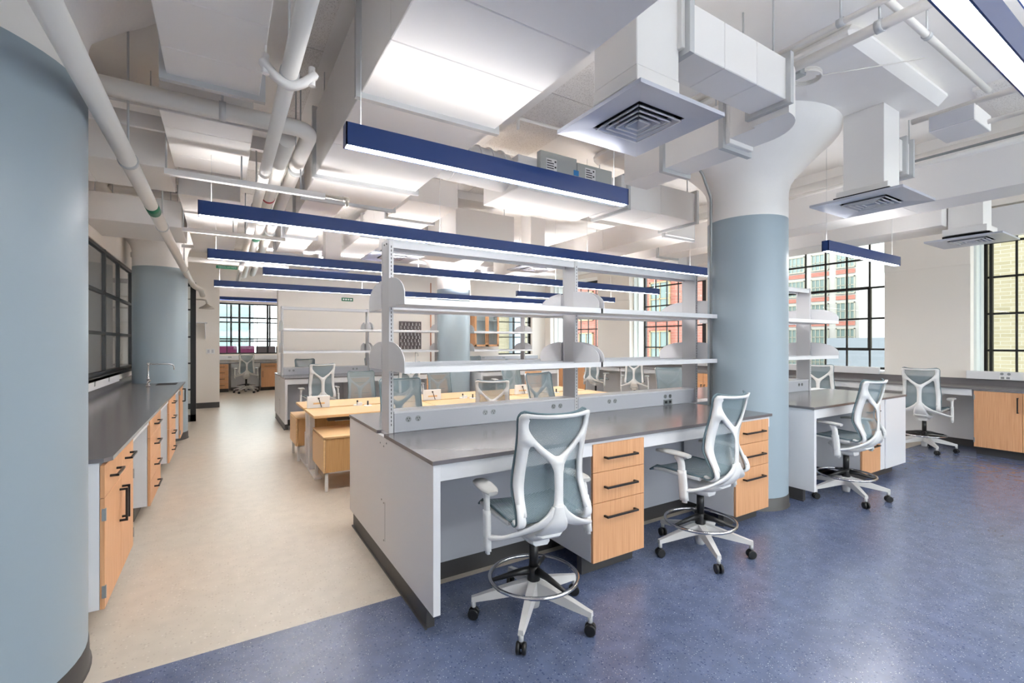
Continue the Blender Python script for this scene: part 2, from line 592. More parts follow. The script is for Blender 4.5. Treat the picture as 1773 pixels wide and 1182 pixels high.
# nook glazing
f = []
for x in (NX0 - .3, .47, 1.29, 2.3): f.append((x - .03, x + .03, 17.68, 17.76, 1.17, 2.82))
for z in (1.19, 1.66, 2.2, 2.80): f.append((NX0 - .35, NX1 + 1.2, 17.69, 17.75, z - .02, z + .02))
for x in (.12, .98, 1.8): f.append((x - .012, x + .012, 17.7, 17.74, 1.17, 2.82))
wo = struct('window_7', B(*f), 'sash')
obj('window_glass', B((NX0 - .33, NX1 + 1.18, 17.715, 17.725, 1.19, 2.8)), 'glass', wo)
f = []
for x in (-.6, .28, .9, 1.6, 2.2): f.append((x - .03, x + .03, 20.9, 20.98, 0.9, ZC))
for z in (.9, 1.6, 2.5, 3.2): f.append((-3, 4, 20.9, 20.98, z - .03, z + .03))
wo = struct('window_8', B(*f), 'sash')
struct('floor_lounge', B((-3, 4.5, 17.9, 21, -.05, 0)), 'beige')
obj('window_glass', B((-3, 4, 20.93, 20.94, .9, ZC)), 'glass', wo)
for k, (x0, x1, m, l) in enumerate(((-.3, .42, 'purple', 'wide purple upholstered seat back beyond the nook window'), (.47, .95, 'purple', 'narrow purple upholstered seat back beyond the nook window'), (1.0, 1.6, 'sgrey', 'grey upholstered seat back beyond the nook window'), (1.62, 2.2, 'sgrey', 'rightmost dark grey seat back beyond the nook window'))):
    t = thing('lounge_seat', l, 'sofa', ((x0 + x1) / 2, 18.6, 0), 0)
    hw = (x1 - x0) / 2
    obj('backrest', B((-hw, hw, -.1, .1, .35, 1.42), bev=.03), m, t)
    obj('seat', B((-hw, hw, .1, .7, .2, .48), bev=.03), m, t)
    obj('plinth', B((-hw + .03, hw - .03, -.05, .65, 0, .2)), 'black', t)

# interior glazing in the left wall (black frame, nine panes)
gx = XL
f = []
ys = [LW0 + .02, 4.98, 5.94, 6.9, 7.86, 8.815, LW1 - .03]
for y in ys: f.append((gx - .045, gx - .005, y - .02, y + .02, LWZ0, LWZ1))
for z in (LWZ0 + .03, 1.646, 2.158, LWZ1 - .03): f.append((gx - .045, gx - .005, LW0, LW1, z - .02, z + .02))
f.append((gx - .1, gx + .06, LW0, LW1, LWZ0 - .03, LWZ0 + .012))
wo = struct('window_9', B(*f), 'sash')
obj('window_glass', B((gx - .04, gx - .03, LW0, LW1, LWZ0, LWZ1)), 'dglass', wo)
lamp_late = True

# black steel door leaf standing open at the end of the left counter
dy = 11.0
f = [(XL, -.44, dy, dy + .045, 0.0, .13), (XL, -.44, dy, dy + .045, 2.62, 2.70), (-.53, -.44, dy, dy + .045, 0, 2.7), (XL, XL + .07, dy, dy + .045, 0, 2.7)]
for z in (.62, 1.13, 1.64, 2.17): f.append((XL, -.44, dy + .005, dy + .04, z - .016, z + .016))
do = struct('door_1', B(*f), 'black')
obj('door_glass', B((XL + .05, -.48, dy + .02, dy + .028, .1, 2.65)), 'cglass', do)
bm = bmesh.new(); tube(bm, [(-.64, dy - .07, .50), (-.64, dy - .07, 1.80)], .018, 10)
for z in (.62, 1.13, 1.64): tube(bm, [(-.64, dy - .07, z), (-.64, dy, z)], .012, 8)
obj('door_handle', bm, 'black', do)

# ------------------------------------------------------------------ round columns with flared capitals
COLS = {'c1': (-1.159, 2.878, .62), 'c2': (4.376, 2.695, .355), 'c3': (-.83, 9.2, .355), 'c4': (4.35, 9.49, .36)}
for k, (cx, cy, r) in COLS.items():
    bm = bmesh.new()
    lathe(bm, [(r, 0.0), (r, 2.69)], (cx, cy), 64, cap=False)
    c = struct('column_' + {'c1': 'near', 'c2': 'middle', 'c3': 'left', 'c4': 'far'}[k], bm, 'column')
    bm = bmesh.new()
    prof = [(r + a, z) for a, z in ((0, 2.69), (0, 2.90), (.004, 2.955), (.022, 3.02), (.058, 3.08), (.105, 3.132), (.16, 3.19), (.215, 3.246), (.295, 3.326), (.37, 3.39), (.41, 3.44), (.42, 3.5))]
    lathe(bm, prof, (cx, cy), 64, cap=False)
    obj('capital', bm, 'ceil', c)
    bm = bmesh.new()
    lathe(bm, [(r + .014, 0), (r + .006, .012), (r + .003, .11), (r, .112)], (cx, cy), 64, cap=False)
    obj('cove_base', bm, 'base', c)
    hw = (.78, 1.3) if k != 'c1' else (.9, 1.3)
    struct('trim_drop_panel', B((max(cx - hw[0] - .1, XL), cx + hw[0], cy - hw[1], cy + hw[1], 3.5, ZC), bev=.06), 'ceil')
# board-marked beams of the slab and acoustic boards between them
struct('trim_beam', B((1.95, 2.25, YB, YF, 3.53, ZC), (6.3, 6.6, YB, YF, 3.53, ZC), (XL, XR, 5.9, 6.2, 3.53, ZC)), 'ceil')
ac = []
for (x0, x1, y0, y1) in ((.42, .62, 2.5, 5.7), (1.52, 1.93, 2.4, 5.7), (2.29, 2.9, 1.9, 4.4), (5.3, 6.2, -2.5, 1.3), (2.4, 3.4, -2.6, .2), (2.35, 3.4, 4.5, 5.8), (-1.1, 1.8, 6.4, 12)):
    ny = max(1, round((y1 - y0) / 1.2)); nx = max(1, round((x1 - x0) / .62))
    for i in range(nx):
        for j in range(ny):
            dx = (x1 - x0) / nx; dyy = (y1 - y0) / ny
            ac.append((x0 + i * dx + .003, x0 + (i + 1) * dx - .003, y0 + j * dyy + .003, y0 + (j + 1) * dyy - .003, ZC - .03, ZC))
struct('ceiling_acoustic_boards', B(*ac), 'acoustic')


def ceil_z(x, y):
    z = ZC - .028
    if 1.93 < x < 2.27 or 6.28 < x < 6.62 or 5.88 < y < 6.22: z = 3.53
    for k, (cx, cy, r) in COLS.items():
        if abs(x - cx) < .9 and abs(y - cy) < 1.32: z = 3.5
    return z


slab_z = ceil_z


def ceil_z(x, y):
    return 2.9 if .62 < x < 1.52 and y < 4.8 else slab_z(x, y)


# ------------------------------------------------------------------ linear lamps
def lamp(name, label, x0, x1, y, zl=2.44, wires=None, group='navy linear pendant lamps'):
    t = thing(name, label, 'lamp', ((x0 + x1) / 2, y, zl), 0, group)
    L = (x1 - x0) / 2
    w = .032
    obj('housing', B((-L, L, -w, -w + .006, 0, .105), (-L, L, w - .006, w, 0, .105), (-L, -L + .006, -w, w, 0, .105), (L - .006, L, -w, w, 0, .105), (-L + .007, L - .007, -w + .007, w - .007, .045, .06)), 'navy', t)
    far = y > 5
    obj('light_diffuser', B((-L + .008, L - .008, -w + .007, w - .007, .004, .02)), 'lampfar' if far else 'lamp', t)
    obj('uplight', B((-L + .008, L - .008, -w + .007, w - .007, .07, .085)), 'lampupfar' if far else 'lampup', t)
    n = max(2, int((x1 - x0) / 1.8) + 1)
    for i in range(n):
        x = -L + .08 + (2 * L - .16) * i / (n - 1)
        bm = bmesh.new()
        tube(bm, [(x, .024, .1), (x, .024, ceil_z((x0 + x1) / 2 + x, y) - zl)], .0016, 6)
        obj('suspension_wire', bm, 'flange', t)
    return t


lamp('linear_lamp', 'short navy linear lamp hanging under the large duct, nearest its flange', .485, 2.297, 2.27)
lamp('linear_lamp', 'longest navy linear lamp crossing just above the near shelving uprights', -.15, 7.2, 4.05)
lamp('linear_lamp', 'navy linear lamp seen behind the tops of the near shelving uprights', -.14, 7.0, 6.06)
lamp('linear_lamp', 'thin-looking navy linear lamp, second from the far wall, starting beside the ducts', .46, 2.15, 7.12)
lamp('linear_lamp', 'navy linear lamp farthest back in the room below the green label', -.12, 6.9, 9.0)
lamp('linear_lamp', 'short navy linear lamp ending near the far right windows', 4.9, 7.5, 7.75)
lamp('linear_lamp', 'short navy linear lamp hanging in front of the right windows', 5.12, 6.85, 2.33)
lamp('linear_lamp', 'navy linear lamp at the upper right corner showing its wide glowing underside', 1.5, 3.35, .45)
lamp('linear_lamp', 'navy linear lamp partly outside the upper right corner', 2.3, 4.1, .52, 2.95)
lamp('linear_lamp', 'added navy linear lamp hung high to brighten the far wall', .6, 8.6, 11.7, 3.38)  # extra lamp added to light the far wall, lined up behind a nearer lamp
lamp('linear_lamp', 'added navy linear lamp brightening the nook, across the head of its window', NX0 - .2, NX1 + .8, 17.0, 2.86)  # added fill for the nook
lamp('linear_lamp', 'added navy linear lamp brightening the corridor close behind the left glazing', -2.4, -1.7, 5.2, 2.9)  # three corridor lamps added so the left panes look brighter
lamp('linear_lamp', 'added navy linear lamp brightening the corridor behind the left glazing', -2.4, -1.7, 6.5, 2.9)
lamp('linear_lamp', 'added navy linear lamp brightening the corridor deep behind the left glazing', -2.4, -1.7, 8.4, 2.9)
lamp('linear_lamp', 'added unseen navy linear lamp over the open floor behind the camera', 3.9, 7.5, -.8)  # this and the next are out of view, added for more light
lamp('linear_lamp', 'added unseen navy linear lamp near the back wall behind the camera', .2, 3.6, -1.5)


# ------------------------------------------------------------------ ducts
def flange_x(bm, x, y0, y1, z0, z1, t=.03, w=.035):      # frame round a duct running along X
    box(bm, x - w / 2, x + w / 2, y0 - t, y1 + t, z0 - t, z0)
    box(bm, x - w / 2, x + w / 2, y0 - t, y1 + t, z1, z1 + t)
    box(bm, x - w / 2, x + w / 2, y0 - t, y0, z0, z1)
    box(bm, x - w / 2, x + w / 2, y1, y1 + t, z0, z1)


def flange_y(bm, y, x0, x1, z0, z1, t=.03, w=.035):
    box(bm, x0 - t, x1 + t, y - w / 2, y + w / 2, z0 - t, z0)
    box(bm, x0 - t, x1 + t, y - w / 2, y + w / 2, z1, z1 + t)
    box(bm, x0 - t, x0, y - w / 2, y + w / 2, z0, z1)
    box(bm, x1, x1 + t, y - w / 2, y + w / 2, z0, z1)


def duct(label, x0, x1, y0, y1, z0, z1, fl=(), axis='y', seams=()):
    t = thing('air_duct', label, 'duct', ((x0 + x1) / 2, (y0 + y1) / 2, z0))
    cx, cy, cz = t.location
    bm = bmesh.new()
    cuts = sorted([y0 if axis == 'y' else x0, *seams, y1 if axis == 'y' else x1])
    for a, b in zip(cuts, cuts[1:]):
        if axis == 'y': box(bm, x0 - cx, x1 - cx, a - cy + .001, b - cy - .001, 0, z1 - z0, bev=.004)
        else: box(bm, a - cx + .001, b - cx - .001, y0 - cy, y1 - cy, 0, z1 - z0, bev=.004)
    obj('duct_body', bm, 'duct', t)
    for q in fl:
        bm = bmesh.new()
        if axis == 'y': flange_y(bm, q - cy, x0 - cx, x1 - cx, 0, z1 - z0)
        else: flange_x(bm, q - cx, y0 - cy, y1 - cy, 0, z1 - z0)
        obj('flange', bm, 'flange', t)
    for q in (.12, .88):
        X = (x0 + (x1 - x0) * (q if axis == 'x' else .5)); Yq = (y0 + (y1 - y0) * (q if axis == 'y' else .5))
        for s in (-1, 1):
            hx, hy = (X, (y0 if s < 0 else y1) - s * .02) if axis == 'x' else ((x0 if s < 0 else x1) - s * .02, Yq)
            top = slab_z(hx, hy)
            if top - z1 > .02:
                bm = bmesh.new(); box(bm, hx - .004 - cx, hx + .004 - cx, hy - .004 - cy, hy + .004 - cy, z1 - z0 - .01, top - z0)
                obj('strap', bm, 'flange', t)
    return t


duct('broad white main duct overhead, wide as the bench, with grey bolted flanges', .65, 1.495, -3.0, 4.77, 2.9, 3.42, (1.0, 2.64, 4.1, 4.77), 'y', (1.7, 2.1, 3.4))
duct('narrower white duct continuing beyond the end of the broad main duct', .68, 1.04, 4.85, 8.0, 2.9, 3.3, (5.6, 6.6, 7.9), 'y', (6.0, 7.2))
duct('white duct at top left between the two large pipes, ending in a flange', -.245, .175, -3.0, 3.0, 2.9, 3.35, (2.98,), 'y', (1.9, 2.3, 2.7))
duct('white duct beyond the cross pipe at upper left, wider than the one before it', -.32, .17, 3.45, 4.5, 2.9, 3.3, (), 'y', (3.7, 4.2))
duct('low white duct far left above the navy lamps', -.35, .15, 5.3, 8.4, 2.9, 3.2, (), 'y', (6.2, 7.1))
duct('boxed white cross duct between the left wall and the upper left duct', XL, -.36, 4.5, 5.2, 2.88, 3.3, (), 'x', (-.9,))
duct('second boxed white cross duct at the left wall, farther back', XL, -.4, 6.6, 7.6, 2.85, 3.15, (), 'x', ())
duct('white duct running from the square diffuser box toward the middle column', 1.95, 2.92, 1.54, 1.77, 3.0, 3.25, (1.99, 2.92), 'x', (2.3, 2.6))
duct('white duct turning back from the middle column head toward the ceiling box', 2.97, 3.25, 1.95, 2.95, 2.9, 3.2, (2.0, 2.52), 'y', ())
bm = bmesh.new()
arc = [(2.94, 1.54)] + [(2.94 + .31 * math.sin(a), 1.85 - .31 * math.cos(a)) for a in [PI / 2 * i / 10 for i in range(1, 11)]] + [(3.25, 1.95), (2.97, 1.95), (2.97, 1.77), (2.94, 1.77)]
prism(bm, arc, 2.93, 3.24)
tag(obj('duct_elbow', bm, 'duct'), 'curved white duct elbow close beside the middle column head', 'duct')
t = duct('white duct in front of the middle column, right of the grey air terminal box', 3.42, 4.6, 3.43, 3.93, 2.9, 3.22, (3.5, 4.58), 'x', (4.0,))
duct('white duct running back from behind the middle column', 4.8, 5.35, 4.02, 8.5, 2.9, 3.2, (4.06,), 'y', (5.2, 6.4))
duct('outer white duct along the right windows, the nearer of two', 6.0, 6.45, .2, 6.3, 2.93, 3.3, (5.2,), 'y', (2.0, 3.6))
duct('white duct closest to the right windows, running beside its twin', 7.05, 7.6, 1.98, 6.0, 2.88, 3.1, (4.9,), 'y', (3.8,))
duct('white duct crossing from the middle of the room to the right windows', 5.4, 9.3, 6.5, 7.1, 2.95, 3.2, (6.0, 8.0), 'x', (7.0,))
duct('boxy white duct above the farthest middle diffuser', 2.6, 3.5, 5.6, 7.6, 2.95, 3.3, (6.6,), 'y', ())
duct('wide white duct beyond the flexible duct, high over the desks', 1.75, 2.35, 5.0, 8.6, 3.1, 3.4, (5.8, 7.0), 'y', (6.4,))
# air terminal box with stickers
t = thing('air_terminal_box', 'galvanised air terminal box with white and yellow stickers behind the short navy lamp', 'air box', (2.85, 3.8, 2.9))
obj('duct_body', B((-.62, .55, -.3, .35, 0, .3), bev=.005), 'duct', t)
obj('control_box', B((-.42, .0, -.36, -.3, .05, .36), (.004, .45, -.36, -.3, .03, .33), bev=.004), 'vav', t)
obj('sticker', B((-.36, -.24, -.363, -.36, .14, .30)), 'tag', t)
obj('sticker', B((.10, .23, -.363, -.36, .14, .30)), 'tag', t)
obj('sticker', B((-.04, .02, -.363, -.36, .2, .25), ), 'bluetag', t)
obj('sticker', B((.3, .37, -.363, -.36, .1, .16), (.05, .2, -.363, -.36, .07, .1)), 'yellow', t)
for sx in (-.36, .10):
    f = []
    for k in range(6): f.append((sx + .01, sx + (.085 if k else .06), -.365, -.363, .275 - k * .022, .283 - k * .022))
    for k in range(3): f.append((sx + .095, sx + .112, -.365, -.363, .27 - k * .05, .285 - k * .05))
    obj('sticker_print', B(*f), 'ink', t)
obj('switch', B((-.09, -.02, -.375, -.36, .08, .12), (.40, .44, -.39, -.36, .1, .18)), 'black', t)
# round spiral duct
bm = bmesh.new()
tube(bm, [(1.5, 3.75, 3.12), (2.23, 3.75, 3.1)], .17, 28)
for i in range(6): tube(bm, [(1.55 + i * .12, 3.75, 3.118), (1.562 + i * .12, 3.75, 3.118)], .174, 28)
tag(obj('spiral_duct', bm, 'duct'), 'round spiral-seamed white duct between the main duct and the grey box', 'duct')


# square ceiling diffusers on box risers
def diffuser(label, x, y, z=2.7, s=.31, rw=.13, top=3.5, rx=0, ry=0, st=.04):
    top = 4 if top > 3.45 else top
    t = thing('air_diffuser', label, 'diffuser', (x, y, z), 0, 'square air diffusers')
    bm = bmesh.new()
    i = .17
    # thin tray with raised rim, open in the middle
    for a in (0, 1, 2, 3):
        pts = [(-s, -s), (s, -s), (i, -i), (-i, -i)]
        R = Matrix.Rotation(a * PI / 2, 2)
        q = [R @ Vector(p) for p in pts]
        lo = [bm.verts.new((p.x, p.y, 0 if k < 2 else .012)) for k, p in enumerate(q)]
        hi = [bm.verts.new((p.x, p.y, .02)) for p in q]
        fs = [bm.faces.new(lo), bm.faces.new(hi)]
        for k in range(4): fs.append(bm.faces.new((lo[k], lo[(k + 1) % 4], hi[(k + 1) % 4], hi[k])))
        bmesh.ops.recalc_face_normals(bm, faces=fs)
    obj('face_plate', bm, 'diff', t)
    bm = bmesh.new()
    for n, c in enumerate((.155, .118, .082, .046)):
        for a in range(4):
            R = Matrix.Rotation(a * PI / 2, 4, 'Z')
            d = .028
            v = [(-c, -c, 0.0 + .003 * n), (c, -c, .003 * n), (c - d, -c + d, .03 + .003 * n), (-c + d, -c + d, .03 + .003 * n)]
            vv = [bm.verts.new(R @ Vector(p)) for p in v]
            v2 = [bm.verts.new(R @ (Vector(p) + Vector((0, 0.002, .003)))) for p in v]
            fs = [bm.faces.new(vv), bm.faces.new(v2)]
            for k in range(4): fs.append(bm.faces.new((vv[k], vv[(k + 1) % 4], v2[(k + 1) % 4], v2[k])))
            bmesh.ops.recalc_face_normals(bm, faces=fs)
    obj('louvre', bm, 'diff', t)
    for c in (.158, .121, .085, .049):
        bm = bmesh.new()
        for q in ((-c, c, -c, -c + .005), (-c, c, c - .005, c), (-c, -c + .005, -c, c), (c - .005, c, -c, c)): box(bm, *q, -.003, .004)
        obj('louvre_rim', bm, 'white', t)
    obj('throat', B((-.2, .2, -.2, .2, .06, .065), (-.2, -.19, -.2, .2, .02, .065), (.19, .2, -.2, .2, .02, .065), (-.2, .2, -.2, -.19, .02, .065), (-.2, .2, .19, .2, .02, .065)), 'dark', t)
    obj('collar', B((rx - rw - st, rx + rw + st, ry - rw - st, ry + rw + st, .066, .14), bev=.004), 'duct', t)
    obj('riser_duct', B((rx - rw, rx + rw, ry - rw, ry + rw, .14, min(top, ceil_z(x + rx, y + ry)) - z), bev=.004), 'duct', t)
    return t


diffuser('large square louvred air diffuser nearest the camera, beside the main duct', 1.915, 1.80, 2.7, .31, .15, 3.7, -.1, -.08, .003)
diffuser('square louvred air diffuser right of the middle column on a tall box riser', 4.69, 1.78, 2.7, .33, .15, 3.5, .08, .03)
diffuser('square air diffuser in front of the window with the yellow brick view', 7.4, 1.82, 2.7, .33, .15, 3.7, -.05, 0)
diffuser('square air diffuser hanging behind the leftmost near shelving upright', 2.0, 6.4, 2.7, .34, .14, 3.1)
diffuser('square air diffuser seen over the middle near shelving upright', 4.3, 6.3, 2.72, .31, .14, 3.7)
diffuser('square air diffuser seen above the red brick view', 6.95, 5.6, 2.72, .31, .14, 3.7)
diffuser('square air diffuser farthest back, above the lamp with the green label', 1.55, 8.2, 2.75, .3, .12, 3.7)
duct('stepped white duct joining the tall diffuser box right of the column', 4.93, 5.22, 1.66, 1.92, 3.0, 3.27, (5.0, 5.14), 'x', ())
t = thing('junction_box', 'long white junction box on the ceiling pipes at upper right', 'box', (4.4, 1.13, 3.0))
obj('box_body', B((-.17, .17, -.11, .13, 0, .11), bev=.004), 'duct', t)
obj('box_cover', B((-.176, -.17, -.105, .125, .005, .105)), 'race', t)


# ------------------------------------------------------------------ pipes
def pipe(name, label, pts, r, m='pipe', cat='pipe', clamps=()):
    t = thing(name, label, cat, pts[0])
    o = Vector(pts[0])
    P = [Vector(p) - o for p in pts]
    # rounded bends
    Q = [P[0]]
    for a, b, c in zip(P, P[1:], P[2:]):
        d1 = (a - b); d2 = (c - b)
        k = min(r * 2.2, d1.length * .45, d2.length * .45)
        p1 = b + d1.normalized() * k; p2 = b + d2.normalized() * k
        for i in range(7):
            s = i / 6
            Q.append(p1 * (1 - s) ** 2 + b * 2 * s * (1 - s) + p2 * s * s)
    Q.append(P[-1])
    bm = bmesh.new(); tube(bm, Q, r, 18)
    obj('pipe_run', bm, m, t)
    for (p, ax) in clamps:      # ring clamp and hanger rod
        p = Vector(p) - o
        d = Vector((0, .018, 0)) if ax == 'y' else Vector((.018, 0, 0))
        bm = bmesh.new(); tube(bm, [p - d, p + d], r + .006, 18)
        tube(bm, [p + Vector((0, 0, r)), Vector((p.x, p.y, ZC - o.z))], .006, 8)
        obj('hanger', bm, 'flange', t)
    return t


p = pipe('sprinkler_pipe', 'large white pipe running back along the left wall from the top left corner', [(-.475, -1.5, 2.6), (-.475, 9.7, 2.6), (-.43, 10.0, 2.53), (-.34, 10.45, 2.51), (-.32, 10.6, 2.42)], .045, clamps=(((-.475, 1.3, 2.6), 'y'), ((-.475, 3.55, 2.6), 'y'), ((-.475, 5.4, 2.6), 'y'), ((-.475, 8.3, 2.6), 'y')))
o = obj('pipe_label', B((-.03, .03, 5.75, 6.0, -.03, .03)), 'green', p); bpy.data.meshes.remove(o.data)
bm = bmesh.new(); tube(bm, [(0, 6.1, 0), (0, 6.32, 0)], .0465, 18); obj('pipe_label', bm, 'green', p)
p = pipe('water_pipe', 'slim white pipe running back between the upper left duct and the main duct', [(.27, -1.5, 2.8), (.27, 11.2, 2.8), (.27, 11.3, 2.68)], .038, clamps=(((.27, 2.45, 2.8), 'y'), ((.27, 5.0, 2.8), 'y'), ((.27, 7.5, 2.8), 'y')))
bm = bmesh.new(); ribbon(bm, [(-.115, 3.95, .03), (-.09, 3.95, .0), (-.05, 3.95, -.035), (0, 3.95, -.055), (.05, 3.95, -.035), (.09, 3.95, .0), (.115, 3.95, .03)], [.05, .055, .045, .045, .045, .055, .05], .035, wdir=(0, 1, 0), n=4)
for x in (-.10, .10): tube(bm, [(x, 3.95, -.03), (x, 3.95, .06)], .016, 10)
tube(bm, [(-.10, 3.95, .03), (-.10, 3.95, .9)], .006, 8)
obj('pipe_clamp', bm, 'duct', p)
pipe('insulated_pipe', 'insulated white pipe crossing from the left wall and turning back beside the main duct', [(-1.25, 3.35, 2.93), (.50, 3.35, 2.93), (.50, 3.75, 2.93), (.50, 10.5, 2.88)], .052, clamps=(((.0, 3.35, 2.93), 'x'), ((.5, 4.1, 2.91), 'y'), ((.5, 6.5, 2.9), 'y')))
p = pipe('insulated_pipe', 'thick insulated white pipe with a green label, beside the slim pipe', [(.37, 3.5, 2.9), (.37, 11.0, 2.9)], .055)
bm = bmesh.new(); tube(bm, [(0, 1.75, 0), (0, 2.1, 0)], .057, 18); obj('pipe_label', bm, 'green', p)
bm = bmesh.new(); tube(bm, [(0, 1.45, 0), (0, 1.5, 0)], .057, 18); obj('pipe_tag', bm, 'red', p)
bm = bmesh.new(); tube(bm, [(0, 3.2, 0), (0, 3.5, 0)], .057, 18); obj('pipe_label', bm, 'green', p)
tag(obj('cross_bracket', B((XL, .3, 3.75, 3.86, 3.02, 3.10), (XL, .3, 3.95, 3.98, 2.96, 3.06)), 'duct'), 'white strut under the slab crossing at upper left behind the insulated pipe', 'strut')
bm = bmesh.new(); box(bm, -.34, .70, 3.97, 4.01, 2.68, 2.72); t = obj('pipe_strut', bm, 'duct')
tag(t, 'grey strut crossing left to right under the pipes, with a down-turned pipe end', 'strut')
bm = bmesh.new(); tube(bm, [(.70, 3.99, 2.70), (.86, 3.99, 2.70), (.87, 3.99, 2.69), (.87, 3.99, 2.64)], .016, 12); tube(bm, [(.84, 3.99, 2.70), (.885, 3.99, 2.70)], .022, 12)
obj('pipe_end', bm, 'nickel', t)
for x in (-.33, .12, .52):
    bm = bmesh.new(); tube(bm, [(x, 3.99, 2.7), (x, 3.99, ZC)], .006, 8)
    obj('hanger', bm, 'flange', t)
t = tag(obj('pipe_strut', B((-.36, .62, 6.0, 6.04, 2.70, 2.74)), 'duct'), 'white strut crossing farther back over the second long lamp', 'strut')
for x in (-.35, .1, .58):
    bm = bmesh.new(); tube(bm, [(x, 6.02, 2.72), (x, 6.02, ZC)], .006, 8)
    obj('hanger', bm, 'flange', t)
tag(obj('pipe_strut', B((-.5, .9, 8.2, 8.24, 2.90, 2.94)), 'duct'), 'white strut far back beside the green pipe label', 'strut')
# upper right pipes
pipe('ceiling_pipe', 'thicker white pipe at upper right, running toward the middle column', [(3.14, -1.5, 3.3), (3.14, 3.0, 3.3)], .03, clamps=(((3.14, 1.15, 3.3), 'y'),))
pipe('ceiling_pipe', 'thinner white pipe at upper right, parallel left of the thicker one', [(2.92, -1.5, 3.3), (2.92, 3.0, 3.3)], .017, clamps=(((2.92, 1.25, 3.3), 'y'),))
pipe('ceiling_conduit', 'white conduit slanting across the ceiling beside the speckled boards', [(2.0, 1.11, 3.42), (4.9, 1.11, 3.42)], .02, clamps=(((3.7, 1.11, 3.42), 'x'),))
pipe('ceiling_pipe', 'white pipe passing behind the junction box at upper right', [(4.25, -1.2, 3.12), (4.25, 1.36, 3.12)], .02)
pipe('ceiling_pipe', 'white pipe running into the junction box from the right edge', [(4.5, -1.2, 3.05), (4.5, 1.02, 3.05)], .016)
pipe('ceiling_pipe', 'long thin white pipe above the two ducts at the right windows', [(5.6, -1.2, 3.2), (5.6, 6.0, 3.2)], .022)
pipe('grey_conduit', 'bent grey conduit under the slab left of the window with the brick view', [(4.85, .9, 3.18), (5.6, .9, 3.25), (5.6, 1.9, 3.25), (5.95, 2.1, 3.3)], .012, 'conduit', 'conduit')
pipe('grey_conduit', 'grey conduit running down the left side of the middle column', [(3.68, 2.84, 3.32), (3.90, 2.84, 3.12), (4.015, 2.835, 2.92), (4.015, 2.835, .93)], .013, 'conduit', 'conduit')
pipe('ceiling_conduit', 'white looped conduit between the square diffuser and the grey box', [(2.1, 3.3, 3.3), (2.1, 3.3, 3.4), (2.5, 3.1, 3.3), (2.9, 3.0, 3.45)], .014)
pipe('ceiling_conduit', 'thin white conduit on the slab right of the main duct', [(1.75, 1.6, 3.5), (1.75, 5.5, 3.5)], .014)
pipe('copper_pipe', 'copper pipe rising up the far wall left of the far blue column', [(5.25, YF - .04, .95), (5.25, YF - .04, 3.3)], .014, 'copper')
# cable coil on the ceiling
t = thing('cable_coil', 'coiled white cable with a grey box on the ceiling right of the column head', 'cable', (3.45, 1.75, 3.40))
bm = bmesh.new()
for j in range(3): tube(bm, [(.11 * math.cos(a) + .12, .09 * math.sin(a), .05 - j * .012) for a in [2 * PI * i / 24 for i in range(25)]], .006, 6, False)
tube(bm, catmull([(.2, -.03, .05), (.5, -.3, .08), (.7, -.5, .1)]), .005, 6)
obj('cable', bm, 'pipe', t)
obj('splice_box', B((-.04, .04, -.04, .04, .0, .09), bev=.004), 'steel', t)
# pipe label plate "DOMESTIC HOT WATER"
def text(body, size, loc, rot, m, parent, name='lettering'):
    cu = bpy.data.curves.new(name, 'FONT'); cu.body = body; cu.size = size; cu.extrude = .0008; cu.align_x = 'CENTER'; cu.align_y = 'CENTER'
    cu.materials.append(M[m]); o = bpy.data.objects.new(name, cu); C.objects.link(o); o.parent = parent; o.location = loc; o.rotation_euler = rot
    bpy.context.view_layer.update()
    me = bpy.data.meshes.new_from_object(o)
    n = bpy.data.objects.new(name, me); C.objects.link(n); n.parent = parent; n.location = loc; n.rotation_euler = rot
    bpy.data.objects.remove(o)
    return n


t = thing('pipe_sign', 'green pipe label reading DOMESTIC HOT WATER near the left pipes', 'sign', (.06, 9.0, 2.765))
obj('sign_plate', B((-.15, .15, 0, .006, -.025, .025)), 'green', t)
text('DOMESTIC HOT WATER', .024, (0.01, -.002, 0), (PI / 2, 0, 0), 'tag', t)
pipe('ceiling_pipe', 'white cross pipe behind the green label near the far left', [(-1.2, 9.2, 2.88), (1.0, 9.2, 2.88)], .04)
t = thing('wall_sign', 'small green sign high on the far wall', 'sign', (2.87, YF - .005, 2.70))
obj('sign_plate', B((-.15, .15, -.006, .004, -.045, .045)), 'green', t)
obj('sign_marks', B((-.12, -.08, -.008, -.006, -.02, .02), (-.06, -.01, -.008, -.006, -.02, .02), (.01, .05, -.008, -.006, -.02, .02), (.07, .12, -.008, -.006, -.02, .02)), 'tag', t)


